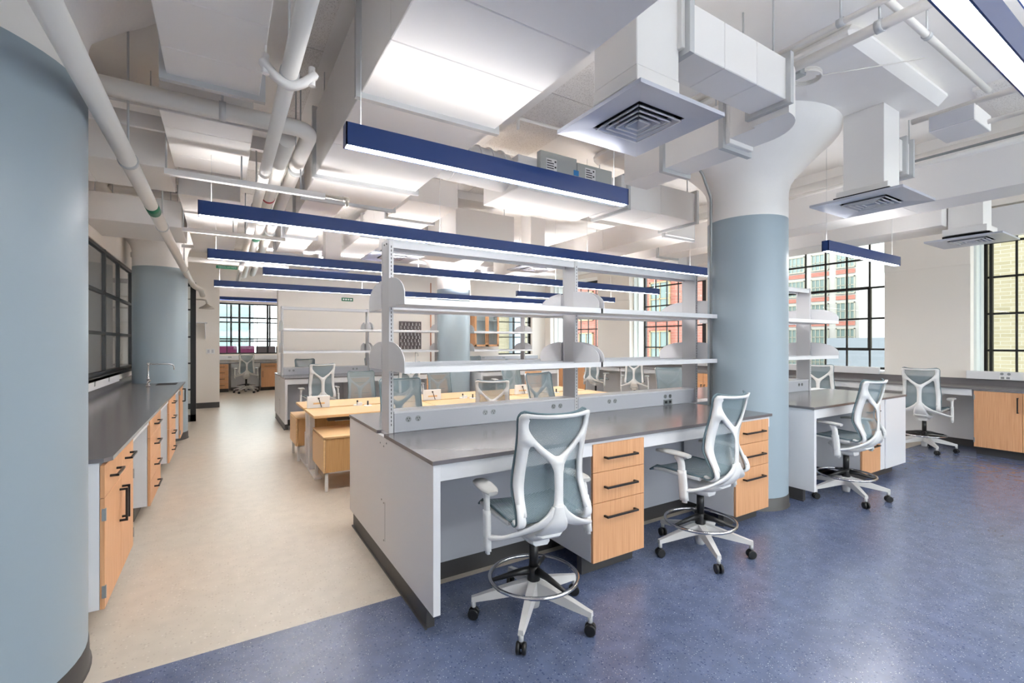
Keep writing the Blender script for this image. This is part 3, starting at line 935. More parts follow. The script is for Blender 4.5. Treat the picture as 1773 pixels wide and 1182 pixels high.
# ------------------------------------------------------------------ benches
def handle(x, y, z, L, m='black', axis='x', side=-1):
    """bar pull; returns bmesh. axis = direction of bar, side = outward sign"""
    bm = bmesh.new()
    s = .006
    o = .034 * side
    if axis == 'x':      # front faces y*side
        box(bm, x - L / 2, x + L / 2, y + o - s, y + o + s, z - s, z + s)
        for q in (-L / 2 + s, L / 2 - s): box(bm, x + q - s, x + q + s, min(y, y + o), max(y, y + o), z - s, z + s)
    elif axis == 'y':    # front faces x*side
        box(bm, x + o - s, x + o + s, y - L / 2, y + L / 2, z - s, z + s)
        for q in (-L / 2 + s, L / 2 - s): box(bm, min(x, x + o), max(x, x + o), y + q - s, y + q + s, z - s, z + s)
    elif axis == 'zy':   # vertical bar, front faces y
        box(bm, x - s, x + s, y + o - s, y + o + s, z - L / 2, z + L / 2)
        for q in (-L / 2 + s, L / 2 - s): box(bm, x - s, x + s, min(y, y + o), max(y, y + o), z + q - s, z + q + s)
    else:                # vertical bar, front faces x
        box(bm, x + o - s, x + o + s, y - s, y + s, z - L / 2, z + L / 2)
        for q in (-L / 2 + s, L / 2 - s): box(bm, min(x, x + o), max(x, x + o), y - s, y + s, z + q - s, z + q + s)
    return bm


def cabinet(label, w, d, rows, loc, rz=0, ktoe=.09, tall=.892, group=None, endgrain=True, hl=.6, name='drawer_cabinet', cat='cabinet'):
    """front faces local -y, x 0..w. rows: list of (z0,z1,kind): 'd' drawer, 'dd' two doors, 'l'/'r' door hinged, '2d' two drawers"""
    t = thing(name, label, cat, loc, rz, group)
    obj('carcass', B((0, w, .022, d, .115, tall)), 'white', t)
    obj('toe_kick', B((.0, w, .11, .16, 0, .115)), 'base', t)
    for z0, z1, kd in rows:
        g = .0016
        def front(nm, a, b):
            bm = B((a + g, b - g, 0, .02, z0 + g, z1 - g), bev=.0015)
            return obj(nm, bm, 'wood', t)
        if kd == 'd':
            f = front('drawer', 0, w)
            zc = (z0 + z1) / 2 if z1 - z0 < .25 else z1 - .09
            obj('handle', handle(w / 2, 0, zc, w * hl), 'black', f)
        elif kd == '2d':
            for a, b in ((0, w / 2), (w / 2, w)):
                f = front('drawer', a, b)
                obj('handle', handle((a + b) / 2, 0, (z0 + z1) / 2, .2), 'black', f)
        elif kd == 'dd':
            for a, b, hx in ((0, w / 2, w / 2 - .04), (w / 2, w, w / 2 + .04)):
                f = front('door', a, b)
                obj('handle', handle(hx, 0, z1 - .16, .2, axis='zy'), 'black', f)
                hg = a - .002 if a == 0 else b - .012
                for zz in (z0 + .06, z1 - .12): obj('hinge', B((hg, hg + .014, -.006, .012, zz, zz + .065)), 'steel', f)
        else:
            f = front('door', 0, w)
            hx = w - .05 if kd == 'l' else .05
            obj('handle', handle(hx, 0, z1 - .17, .2, axis='zy'), 'black', f)
            q = -.002 if kd == 'l' else w - .012
            for zz in (z0 + .06, z1 - .12): obj('hinge', B((q, q + .014, -.006, .012, zz, zz + .065)), 'steel', f)
    return t


D3 = [(.69, .874, 'd'), (.493, .69, 'd'), (.112, .493, 'd')]
D4 = [(.70, .874, 'd'), (.51, .70, 'd'), (.32, .51, 'd'), (.112, .32, 'd')]
ZT = .914


def arc_pts(c, r, a0, a1, n=18):
    return [(c[0] + r * math.cos(a0 + (a1 - a0) * i / n), c[1] + r * math.sin(a0 + (a1 - a0) * i / n)) for i in range(n + 1)]


def top_poly(name, label, pts, z0=.892, z1=ZT, m='top'):
    bm = bmesh.new(); prism(bm, pts, z0, z1)
    return tag(obj(name, bm, m), label, 'countertop')


def shelving(label, xs, y0, y1, brk, zt=2.225, group=None):
    """reagent shelving; uprights at xs on a core y0..y1, shelves both sides"""
    t = thing('reagent_shelving', label, 'shelving', (xs[0], (y0 + y1) / 2, ZT), 0, group)
    ox, oy, oz = t.location
    yc = oy
    h = zt - ZT
    dy0, dy1 = y0 - oy, y1 - oy
    for x in xs:
        X = x - ox
        bm = bmesh.new()
        box(bm, X, X + .012, dy0 + .012, dy1 - .012, 0, h)
        for dy in (dy0, dy1 - .014): box(bm, X - .002, X + .03, dy, dy + .014, 0, h, bev=.002)
        up = obj('upright', bm, 'post', t)
        # slot strips
        bm = bmesh.new()
        for dy in (dy0 - .0008, dy1 - .0002):
            z = .05
            while z < h - .05:
                box(bm, X + .012, X + .017, dy, dy + .001, z, z + .016); z += .026
        obj('slot_strip', bm, 'ink', up)
        bm = bmesh.new()
        for dy in (-.03, .02): tube(bm, [(X - .003, dy, h - .03), (X + .001, dy, h - .03)], .006, 8)
        obj('bolt', bm, 'ink', up)
    for a, b in zip(xs, xs[1:]):
        A = a - ox + .03; Bx = b - ox - .002
        obj('top_rail', B((A, Bx, dy0 + .01, dy0 + .03, h - .06, h - .012), (A, Bx, dy1 - .03, dy1 - .01, h - .06, h - .012), (A, Bx, dy0 + .01, dy1 - .01, h - .014, h - .008)), 'shelf', t)
        for zz in (1.365 - ZT, 1.79 - ZT):
            for sd in (-1, 1):
                ya, yb = (dy0 - .315, dy0 - .005) if sd < 0 else (dy1 + .005, dy1 + .315)
                ye = ya if sd < 0 else yb
                bm = bmesh.new()
                box(bm, A - .03, Bx + .02, ya, yb, zz - .026, zz - .02)
                box(bm, A - .03, Bx + .02, ye - .006, ye + .006, zz - .032, zz + .006)
                yy = yb if sd < 0 else ya
                box(bm, A - .03, Bx + .02, yy - .004, yy + .004, zz - .03, zz)
                obj('shelf', bm, 'shelf', t)
    for x, both in zip(xs, brk):
        X = x - ox
        for zz in (1.365 - ZT, 1.79 - ZT):
            for sd in (-1, 1):
                yb = dy0 if sd < 0 else dy1
                pts = [(yb, -.03), (yb + sd * .32, -.03), (yb + sd * .32, .035)]
                for i in range(1, 15):
                    a = PI / 2 * i / 14
                    pts.append((yb + sd * .32 * math.cos(a), .035 + .13 * math.sin(a)))
                for q in ((-.004,) if both == 'l' else (.02,) if both == 'r' else (-.022, .03)):
                    bm = bmesh.new()
                    prism(bm, [(p[0], p[1] + zz) for p in pts], X + q, X + q + .004, 'x')
                    obj('shelf_bracket', bm, 'shelf', t)
    return t


def raceway(label, x0, x1, y0, y1, outs, z1=1.045, plates=()):
    t = thing('service_raceway', label, 'raceway', (x0, (y0 + y1) / 2, ZT))
    d = (y1 - y0) / 2
    obj('raceway_cover', B((0, x1 - x0, -d, d, 0, z1 - ZT), bev=.003), 'race', t)
    obj('raceway_cap', B((0, x1 - x0, -d - .003, d + .003, z1 - ZT, z1 - ZT + .012)), 'shelf', t)
    for x in outs:
        for s, ry in ((-1, -d), (1, d)):
            z = .085
            for q in (-.035, .035):
                bm = bmesh.new()
                tube(bm, [(x - x0 + q, ry + s * .004, z), (x - x0 + q, ry - s * .001, z)], .020, 14)
                o = obj('outlet', bm, 'conduit', t)
                bm = bmesh.new()
                box(bm, x - x0 + q - .011, x - x0 + q - .007, ry + s * .0045, ry + s * .006, z, z + .010)
                box(bm, x - x0 + q + .005, x - x0 + q + .009, ry + s * .0045, ry + s * .006, z, z + .010)
                box(bm, x - x0 + q - .004, x - x0 + q + .003, ry + s * .0045, ry + s * .006, z - .013, z - .006)
                obj('outlet_slots', bm, 'ink', o)
    for x in plates:
        o = obj('data_plate', B((x - x0 - .06, x - x0 + .06, -d - .006, -d, .005, .055)), 'steel', t)
        obj('data_port', B((x - x0 - .045, x - x0 - .015, -d - .008, -d - .006, .018, .042), (x - x0 + .015, x - x0 + .045, -d - .008, -d - .006, .018, .042)), 'ink', o)
    return t


# island A (near the camera)
Y1, YC0, YC1, Y2 = 2.25, 3.10, 3.27, 4.11
X0, X1, X2, X3 = .915, 4.03, 4.74, 6.88
cc = COLS['c2']
r = cc[2] + .008
a0 = math.acos((X1 - cc[0]) / r) if abs((X1 - cc[0]) / r) < 1 else PI
yl = cc[1] - math.sqrt(max(0, r * r - (X1 - cc[0]) ** 2))
def notch_left(xe):
    s = math.sqrt(max(0, r * r - (xe - cc[0]) ** 2)); th = math.atan2(s, xe - cc[0])
    return arc_pts((cc[0], cc[1]), r, 2 * PI - th, th, 16)
top_poly('countertop', 'dark grey countertop of the near bench, in front of its shelving', [(X0, Y1), (X1, Y1)] + [(p[0], p[1]) for p in notch_left(X1)] + [(X1, YC0), (X0, YC0)])
s = math.sqrt(max(0, r * r - (X2 - cc[0]) ** 2)); th = math.atan2(s, X2 - cc[0])
rt = arc_pts((cc[0], cc[1]), r, -th, th, 12) if s > 0 else []
top_poly('countertop', 'grey countertop right of the middle column, glossy with window light', [(X2, Y1)] + [(p[0], p[1]) for p in rt] + [(X2, YC0), (X3, YC0), (X3, Y1)][0:] if not rt else [(X3, Y1), (X2, Y1)] + rt + [(X2, YC0), (X3, YC0)])
top_poly('countertop', 'long dark grey countertop on the far side of the near shelving', [(X0, YC1), (X3, YC1), (X3, Y2), (X0, Y2)])
tag(obj('core_cap', B((X0 + .03, X3, YC0, YC1, .86, ZT - .002)), 'white'), 'white strip between the near bench countertops under the shelving', 'trim strip')


def bench(label, x0, x1, y0, yc0, yc1, y1, xe=None, right=False, dividers=()):
    t = thing('lab_bench', label, 'bench', (x0, y0, 0))
    L = x1 - x0; Yb = y1 - y0; kc0 = yc0 - y0; kc1 = yc1 - y0
    obj('end_panel', B((0, .04, .005, Yb - .005, .112, .892), bev=.001), 'white', t)
    if right: obj('end_panel', B((L - .04, L, .005, Yb - .005, .112, .892), bev=.001), 'white', t)
    bm = bmesh.new(); box(bm, .004, .05, .11, Yb - .11, 0, .112); box(bm, -.006, .004, .10, Yb - .10, 0, .012)
    obj('toe_kick', bm, 'base', t)
    for ya in (.02, Yb - .038): obj('apron', B((.04, L - (.04 if right else 0), ya, ya + .018, .80, .892)), 'white', t)
    for ya in (.55, Yb - .57): obj('back_panel', B((.04, L, ya, ya + .02, .11, .86)), 'race', t)
    for ya in (.553, Yb - .567): obj('back_kick', B((.04, L, ya, ya + .014, 0, .11)), 'base', t)
    bm = bmesh.new()
    for (yy, zz) in ((kc0 + .02, .83), (kc0 - .04, .86), (kc0 + .1, .84), (kc0 + .02, .45), (kc0 + .07, .46), (kc0 + .02, .2)): tube(bm, [(-.003, yy, zz), (.002, yy, zz)], .006, 8)
    box(bm, -.0012, .001, kc0 - .004, kc0 - .001, .2, .46)
    obj('screw', bm, 'conduit', t)
    return t


bench('white bench frame of the near island with a dark toe kick', X0 + .005, X1 - .01, Y1, YC0, YC1, Y2)
bench('white bench frame right of the middle column', X2 + .01, X3 - .02, Y1, YC0, YC1, Y2, right=True)
cabinet('three-drawer wooden cabinet at the near bench between the two front stools', .465, .5, D3, (2.005, Y1 + .012, 0))
cabinet('three-drawer wooden cabinet at the near bench beside the middle column', .47, .5, D3, (3.525, Y1 + .012, 0))
cabinet('three-drawer wooden cabinet under the bench right of the middle column', .44, .5, D3, (5.76, Y1 + .012, 0))
t = thing('bench_cabinet', 'plain white panelled cabinet closing the right end of the bench past the column', 'cabinet', (6.21, Y1 + .004, 0))
obj('carcass', B((0, .10, .01, .5, .113, .89), (.104, .65, 0, .5, .113, .89), bev=.002), 'white', t)
obj('toe_kick', B((.02, .56, .1, .4, 0, .113)), 'base', t)
for x in (2.0, 3.6, 5.9):
    cabinet('wooden drawer cabinet on the far side of the near bench, ' + {2.0: 'leftmost', 3.6: 'middle', 5.9: 'past the column'}[x], .46, .5, D3, (x + .46, Y2 - .012, 0), PI)
shelving('near reagent shelving with two tiers of white shelves over the near bench', [.95, 2.55, 4.14], YC0 + .0, YC1, 'lbr')
shelving('short run of reagent shelving seen just right of the middle column', [4.86, 6.42], YC0, YC1, 'lr')
raceway('grey power raceway along the near bench under the shelving', .985, 2.55, YC0 + .006, YC1 - .006, (1.12, 1.72, 2.36))
raceway('grey power raceway in the second bay of the near bench, beside the column', 2.59, 4.12, YC0 + .006, YC1 - .006, (2.98, 3.72), plates=(3.72,))
raceway('grey power raceway right of the middle column', 4.9, 6.4, YC0 + .006, YC1 - .006, (5.4, 6.2))

# island B (far)
Z1 = 8.95; ZC0, ZC1, Z2 = 9.8, 9.97, 10.81
top_poly('countertop', 'far bench countertop on its front side, left part', [(X0, Z1), (4.0, Z1), (4.0, ZC0), (X0, ZC0)])
top_poly('countertop', 'far bench countertop on its front side, right of the far column', [(4.74, Z1), (X3, Z1), (X3, ZC0), (4.74, ZC0)])
top_poly('countertop', 'far bench countertop on its rear side', [(X0, ZC1), (X3, ZC1), (X3, Z2), (X0, Z2)])
bench('white bench frame of the far island, left part', X0 + .005, 3.98, Z1, ZC0, ZC1, Z2)
bench('white bench frame of the far island right of the far column', 4.76, X3 - .02, Z1, ZC0, ZC1, Z2, right=True)
cabinet('wooden drawer cabinet at the far bench seen between the two left desk chairs', .46, .5, D3, (2.0, Z1 + .012, 0))
cabinet('wooden drawer cabinet at the far bench left of the far column', .46, .5, D3, (3.52, Z1 + .012, 0))
cabinet('wooden drawer cabinet at the far bench right of the far column', .46, .5, D3, (5.9, Z1 + .012, 0))
shelving('far reagent shelving with two tiers of shelves, left of the far column', [.95, 2.55, 4.1], ZC0, ZC1, 'lbr')
shelving('far reagent shelving right of the far column', [4.86, 6.42], ZC0, ZC1, 'lr')
raceway('grey power raceway on the far bench, first bay from the left', .985, 2.55, ZC0 + .006, ZC1 - .006, (1.12, 1.72, 2.3))
raceway('grey power raceway on the far bench, bay beside the far column', 2.59, 4.05, ZC0 + .006, ZC1 - .006, (3.0, 3.7))

# left wall counter
LX = -.50
R_ = math.radians
t = top_poly('countertop', 'long dark grey countertop along the left wall with a sink', [(LX - .03, 3.22), (LX, 3.27), (LX, 9.04)] + [(-.83 + .362 * math.cos(R_(-a)), 9.2 + .362 * math.sin(R_(-a))) for a in range(26, 181, 11)] + [(-1.195, 9.9), (XL, 9.9), (XL, 3.50)] + [(-1.159 + .63 * math.cos(R_(a)), 2.878 + .63 * math.sin(R_(a))) for a in range(98, 33, -8)])
tag(obj('backsplash', B((XL, XL + .02, 3.52, 9.9, ZT, 1.0)), 'top'), 'low dark backsplash along the left wall counter', 'backsplash')
t = thing('wall_raceway', 'white raceway with two outlets above the left wall counter', 'raceway', (XL, 7.0, 1.0))
obj('raceway_cover', B((0, .06, -3.0, 1.35, 0, .125), bev=.003), 'white', t)
obj('outlet', B((.06, .063, -.15, -.09, .04, .09)), 'conduit', t)
obj('outlet', B((.06, .063, .62, .68, .04, .09)), 'conduit', t)
def lcab(label, w, rows, y0, d=.72, **k):
    return cabinet(label, w, d, rows, (LX - .03, y0, 0), PI / 2, **k)
lcab('wooden cabinet at the near end of the left counter, two drawers over double doors', .93, [(.70, .874, '2d'), (.112, .70, 'dd')], 3.24, d=.13, hl=.5)
lcab('four-drawer wooden cabinet nearest the camera under the left counter', .8, D4, 5.08, hl=.32)
lcab('four-drawer wooden cabinet farther along under the left counter', .85, D4, 6.78, hl=.3)
lcab('wooden sink cabinet at the far end of the left counter', .9, [(.112, .874, 'dd')], 8.45, d=.06)
for y0, y1, nm in ((4.17, 5.07, 'nearest'), (5.88, 6.77, 'middle'), (7.63, 8.44, 'farthest')):
    t = thing('knee_space', 'white knee space under the left counter, ' + nm + ' of three', 'bench panel', (LX, y0, 0))
    obj('apron', B((-.06, -.04, 0, y1 - y0, .82, .892)), 'white', t)
    obj('back_panel', B((-.72, -.70, 0, y1 - y0, .1, .88)), 'white', t)
    obj('toe_kick', B((-.70, -.69, 0, y1 - y0, 0, .1)), 'base', t)
# sink and tap
t = thing('drop_in_sink', 'small black sink let into the far end of the left counter', 'sink', (-.70, 8.6, ZT))
obj('basin', B((-.12, .12, -.17, .17, -.0, .003)), 'dark', t)
def tap(label, loc, rz=0, h=.30, reach=.24):
    t = thing('gooseneck_tap', label, 'tap', loc, rz)
    bm = bmesh.new()
    lathe(bm, [(.028, 0), (.028, .012), (.014, .02), (.014, .09), (.017, .1), (.017, .12), (.010, .13), (.010, h - .03), (.016, h - .02), (.016, h + .01)], seg=16)
    tube(bm, [(0, 0, h - .01), (reach * .8, 0, h - .012), (reach * .95, 0, h - .025), (reach, 0, h - .06), (reach, 0, h - .1)], .008, 10)
    obj('spout', bm, 'chrome', t)
    for s in (-1, 1):
        bm = bmesh.new(); tube(bm, [(0, 0, .05), (0, s * .05, .06), (.01, s * .09, .085)], .008, 8)
        obj('lever', bm, 'chrome', t)
    return t
tap('chrome tap on the left wall counter in front of the blue column', (-.89, 8.30, ZT), .25, .32, .30)

# right wall counter
RX = 8.70
top_poly('countertop', 'grey countertop running along the right window wall', [(RX, -2.6), (XR, -2.6), (XR, 12.3), (RX, 12.3)])
tag(obj('backsplash', B((XR - .02, XR, -2.6, 12.3, ZT, 1.0)), 'top'), 'low dark backsplash along the right window wall', 'backsplash')
for (y0, y1, lb, pl) in ((-2.6, 2.36, 'window with the yellow brick view', 1.95), (3.45, 5.9, 'windows right of the middle column', 4.3), (6.75, 9.2, 'red brick view windows', None)):
    t = thing('wall_raceway', 'white raceway below the ' + lb, 'raceway', (XR, y0, 1.0))
    obj('raceway_cover', B((-.07, 0, 0, y1 - y0, .0, .115), bev=.003), 'white', t)
    if pl:
        for q in (-.035, .035):
            bm = bmesh.new(); tube(bm, [(-.074, pl - y0 + q, .085), (-.069, pl - y0 + q, .085)], .018, 12)
            obj('outlet', bm, 'conduit', t)
        if pl < 2:
            o = obj('data_plate', B((-.076, -.07, pl - y0 - .06, pl - y0 + .06, .005, .055)), 'tag', t)
            obj('data_port', B((-.078, -.076, pl - y0 - .045, pl - y0 - .01, .015, .045), (-.078, -.076, pl - y0 + .01, pl - y0 + .045, .015, .045)), 'conduit', o)
def rcab(label, w, rows, y1, **k):
    return cabinet(label, w, .7, rows, (RX + .03, y1, 0), -PI / 2, **k)
DD = [(.112, .874, 'dd')]
rcab('wooden double-door cabinet at the right edge under the window counter', .92, DD, 2.12)
rcab('wooden double-door cabinet under the window counter beyond the right edge', .92, DD, 1.2)
rcab('wooden double-door cabinet under the window counter behind the camera', .92, DD, .28)
rcab('wooden cabinet with drawers over doors seen left of the middle column', 1.2, [(.70, .874, '2d'), (.112, .70, 'dd')], 6.95)
rcab('tall-door wooden cabinet at the far end of the window counter', .92, DD, 11.1)
rcab('last wooden cabinet of the window counter, in the far corner', .92, DD, 12.1)
for y0, y1, nm in ((2.14, 3.9, 'beside the wooden doors at the right edge'), (3.92, 5.72, 'below the windows right of the column'), (6.97, 8.8, 'below the red brick view'), (8.83, 10.15, 'next to the far corner cabinets')):
    t = thing('knee_space', 'white knee space under the window counter, ' + nm, 'bench panel', (RX, y0, 0))
    obj('apron', B((.03, .05, 0, y1 - y0, .80, .892)), 'white', t)
    obj('back_panel', B((.68, .70, 0, y1 - y0, .1, .88)), 'white', t)
    obj('divider', B((.04, .70, y1 - y0 - .02, y1 - y0, 0.1, .88)), 'white', t)
    obj('toe_kick', B((.66, .68, 0, y1 - y0, 0, .1)), 'base', t)

# far wall counter
top_poly('countertop', 'grey countertop along the far wall', [(1.4, 12.35), (XR, 12.35), (XR, YF), (1.4, YF)])
for k, x in enumerate((1.5, 2.5, 3.5, 4.5, 5.5, 6.5, 7.5, 8.1)):
    if k == 7: continue
    cabinet('wooden double-door cabinet under the far wall counter, ' + ('first', 'second', 'third', 'fourth', 'fifth', 'sixth', 'last')[k] + ' from the left', .92, .7, [(.70, .874, '2d'), (.112, .70, 'dd')], (x, 12.38, 0))
t = thing('wall_raceway', 'grey raceway on the far wall under the black framed window', 'raceway', (6.6, YF, 1.0))
obj('raceway_cover', B((0, 2.5, -.06, 0, 0, .11), bev=.003), 'race', t)
for x in (.35, 1.1, 1.9): obj('outlet', B((x, x + .1, -.064, -.06, .04, .075)), 'conduit', t)
tap('chrome tap with two levers at the far wall sink', (4.7, 12.85, ZT), -PI / 2, .34, .2)
tag(obj('sink_tray', B((4.3, 5.1, 12.45, 12.95, ZT, ZT + .03), bev=.01), 'tag'), 'white rimmed sink tray on the far wall counter', 'sink')
# drying board
t = thing('drying_rack', 'dark grey peg board with white pegs above the far sink', 'peg board', (4.63, YF - .012, 1.75))
obj('board', B((-.33, .33, -.008, .012, -.40, .40)), mat('board_grey', srgb(92, 84, 84), .5), t)
for i in range(8):
    for j in range(6):
        x = -.28 + j * .105 + (i % 2) * .03; z = -.34 + i * .095
        bm = bmesh.new(); tube(bm, [(x, -.008, z + .03), (x - .03, -.10, z - .03)], .007, 6); tube(bm, [(x - .03, -.10, z - .03), (x - .033, -.112, z - .038)], .015, 8)
        obj('peg', bm, 'tag', t)
obj('drip_tray', B((-.33, .33, -.1, .01, -.44, -.41)), 'tag', t)
# glass-fronted wall cabinet
t = thing('wall_cabinet', 'wooden wall cabinet with two glass doors on the far wall', 'cabinet', (6.57, YF, 1.42))
obj('carcass', B((0, .02, -.3, 0, 0, 1.25), (.83, .85, -.3, 0, 0, 1.25), (0, .85, -.3, 0, 0, .02), (0, .85, -.3, 0, 1.23, 1.25), (0, .85, -.02, 0, 0, 1.25)), 'wood', t)
obj('lining', B((.02, .83, -.024, -.02, .02, 1.23), (.02, .024, -.3, -.02, .02, 1.23), (.826, .83, -.3, -.02, .02, 1.23)), 'tag', t)
obj('shelf', B((.02, .83, -.28, -.02, .4, .42), (.02, .83, -.28, -.02, .8, .82)), 'tag', t)
for a, b in ((.0, .424), (.426, .85)):
    f = obj('door', B((a, a + .06, -.322, -.302, 0, 1.25), (b - .06, b, -.322, -.302, 0, 1.25), (a, b, -.322, -.302, 0, .06), (a, b, -.322, -.302, 1.19, 1.25)), 'wood', t)
    obj('door_glass', B((a + .05, b - .05, -.314, -.31, .05, 1.2)), 'cglass', f)
    obj('handle', handle(.40 if a == 0 else .45, -.322, .25, .25, axis='zy'), 'black', f)

# fittings on the far left wall
t = thing('safety_shower', 'brushed metal safety shower head on an arm beside the black door', 'shower', (-.29, 12.2, 2.35))
bm = bmesh.new(); tube(bm, [(-.98, .0, .12), (-.08, 0, .12), (-.02, 0, .11), (0, 0, .06), (0, 0, .0)], .018, 12); obj('arm', bm, 'nickel', t)
bm = bmesh.new(); lathe(bm, [(.02, .03), (.05, .0), (.13, -.05), (.15, -.075), (.145, -.08), (.02, -.075)], seg=24); obj('shower_head', bm, 'nickel', t)
t = thing('bracket_shelf', 'small white shelf on the far wall behind the shower', 'shelf', (-.85, YF, 1.98))
obj('shelf_board', B((-.3, .55, -.35, 0, 0, .02)), 'white', t)
bm = bmesh.new(); prism(bm, [(0, 0), (-.32, 0), (-.3, -.06), (0, -.36)], .5, .515, 'x'); obj('bracket', bm, 'white', t)
t = thing('wall_switch', 'white double switch plate on the far wall left of the nook', 'switch', (-.24, YF, 1.33))
obj('plate', B((-.09, .09, -.008, 0, -.06, .06), bev=.002), 'tag', t)
obj('rocker', B((-.06, -.02, -.012, -.008, -.035, .035), (.02, .06, -.012, -.008, -.035, .035)), 'race', t)

# nook counter
top_poly('countertop', 'grey countertop in the far nook below the window', [(NX0 - .3, 16.95), (NX1 + 1.1, 16.95), (NX1 + 1.1, 17.63), (NX0 - .3, 17.63)])
cabinet('four-drawer wooden cabinet at the left of the far nook', .5, .6, D4, (NX0 - .28, 16.98, 0))
cabinet('wooden cabinet with one drawer over a door at the right of the far nook', .5, .6, [(.70, .874, 'd'), (.112, .70, 'r')], (1.05, 16.98, 0))
cabinet('second wooden door cabinet at the right of the far nook', .5, .6, [(.70, .874, 'd'), (.112, .70, 'r')], (1.56, 16.98, 0))
t = thing('knee_space', 'white knee space in the far nook behind the stool', 'bench panel', (.23, 16.98, 0))
obj('apron', B((0, .8, .02, .04, .78, .892)), 'white', t)
obj('back_panel', B((0, .8, .5, .52, .1, .88)), 'white', t)
obj('toe_kick', B((0, .8, .52, .53, 0, .1)), 'base', t)
t = thing('wall_raceway', 'white raceway under the far nook window', 'raceway', (0, 17.65, .98))
obj('raceway_cover', B((NX0 - .3, NX1 + 1.1, -.06, 0, 0, .14)), 'white', t)
for x in (.15, .68): obj('outlet', B((x, x + .1, -.064, -.06, .08, .11)), 'conduit', t)

# ------------------------------------------------------------------ desks (two back-to-back rows of three)
DX = [.84, 2.32, 3.81]
DL = 1.47
for i, x in enumerate(DX):
    for row, (ya, yb) in enumerate(((5.44, 6.08), (6.17, 6.88))):
        pos = ('left end', 'middle', 'right end')[i]
        lab = 'pale wooden height-adjustable desk, %s of the %s row' % (pos, 'nearer' if row == 0 else 'farther')
        t = thing('sit_stand_desk', lab, 'desk', (x, ya, 0))
        dp = yb - ya
        obj('desktop', B((0, DL, 0, dp, .70, .73), bev=.003), 'woodx', t)
        for s, lx in enumerate((.03, DL - .13)):
            bm = bmesh.new()
            yc = dp - .08 if row == 0 else .10
            box(bm, lx, lx + .07, yc - .05, yc + .05, .03, .42, bev=.004)
            box(bm, lx + .008, lx + .062, yc - .042, yc + .042, .42, .68)
            obj('leg', bm, 'chairw', t)
            obj('foot', B((lx - .005, lx + .075, .12 if row == 0 else .0, dp - .0, 0.004, .03), bev=.006), 'chairw', t)
        obj('cross_beam', B((.05, DL - .05, dp / 2 - .03, dp / 2 + .03, .66, .70)), 'chairw', t)
        obj('control_box', B((.2, .45, dp / 2 - .05, dp / 2 + .05, .62, .66)), 'black', t)
    # power panel at the left end of each pair
    t = thing('desk_power_unit', 'white upright power panel with wooden slot and black cable, %s desk pair' % ('left' if i == 0 else 'middle' if i == 1 else 'right'), 'power panel', (x + .03, 6.125, .73))
    obj('panel', B((0, .26, -.012, .012, 0, .145), bev=.003), 'tag', t)
    obj('slot', B((.07, .2, -.016, -.012, .045, .065)), 'woodx', t)
    bm = bmesh.new(); tube(bm, catmull([(.13, -.02, .115), (.14, -.03, .08), (.16, -.04, .01)]), .005, 8); tube(bm, [(.13, -.012, .115), (.13, -.03, .115)], .01, 10)
    obj('cable', bm, 'black', t)
    for j, (dx, yy) in enumerate(((.62, 6.10), (.72, 5.98))):
        t = thing('power_puck', 'white %s power puck with a black plug on the %s near-row desk' % ('rear' if j == 0 else 'front', ('left', 'middle', 'right')[i]), 'power puck', (x + dx, yy, .73))
        bm = bmesh.new(); lathe(bm, [(.05, 0), (.05, .008), (.045, .012)], seg=20)
        if j == 0: box(bm, -.01, .05, -.05, .0, .0, .04)
        obj('disc', bm, 'tag', t)
        bm = bmesh.new(); tube(bm, [(0, 0, .01), (0, 0, .065)], .010, 10); obj('plug', bm, 'ink', t)
for (x, ya, yb, lab) in ((.87, 5.04, 5.70, 'wooden storage pedestal on white legs beneath the left near desk'), (.80, 6.55, 7.15, 'wooden storage pedestal on white legs at the left far desk')):
    t = thing('storage_pedestal', lab, 'pedestal', (x, ya, 0))
    W = .82
    dp = yb - ya
    obj('body', B((.022, W, 0, dp, .20, .545)), 'woodz', t)
    obj('top_board', B((.0, W, -.01, dp, .545, .565), bev=.002), 'woodx', t)
    obj('door', B((-.002, .018, -.008, dp, .20, .54), bev=.002), 'woodx', t)
    for px, py in ((.02, .02), (.02, dp - .05), (W - .05, .02), (W - .05, dp - .05)):
        obj('leg', B((px, px + .03, py, py + .03, 0, .19), bev=.003), 'chairw', t)
    obj('leg_frame', B((.02, W - .02, .01, .04, .185, .2), (.02, .05, .01, dp - .02, .185, .2)), 'chairw', t)
t = thing('power_strip', 'white power strip with black plugs slung under the left desks', 'power strip', (1.15, 5.95, .58))
obj('strip', B((0, .4, -.04, .04, 0, .04), bev=.004), 'tag', t)
obj('plug', B((.15, .2, -.06, .0, .01, .05), (.3, .34, -.06, .0, .01, .05)), 'black', t)
bm = bmesh.new(); tube(bm, catmull([(.32, -.05, .03), (.42, -.1, -.06), (.5, -.05, .04), (.56, -.08, .1)]), .006, 8); obj('cable', bm, 'black', t)


# ------------------------------------------------------------------ mesh chairs
BACK = [(-.125, .612), (-.185, .598), (-.226, .622), (-.226, .668), (-.200, .728), (-.178, .790), (-.178, .850), (-.188, .910), (-.205, .975), (-.224, 1.045), (-.240, 1.11), (-.256, 1.165)]
HWB = [.205, .210, .213, .214, .212, .208, .203, .199, .197, .198, .202, .208]


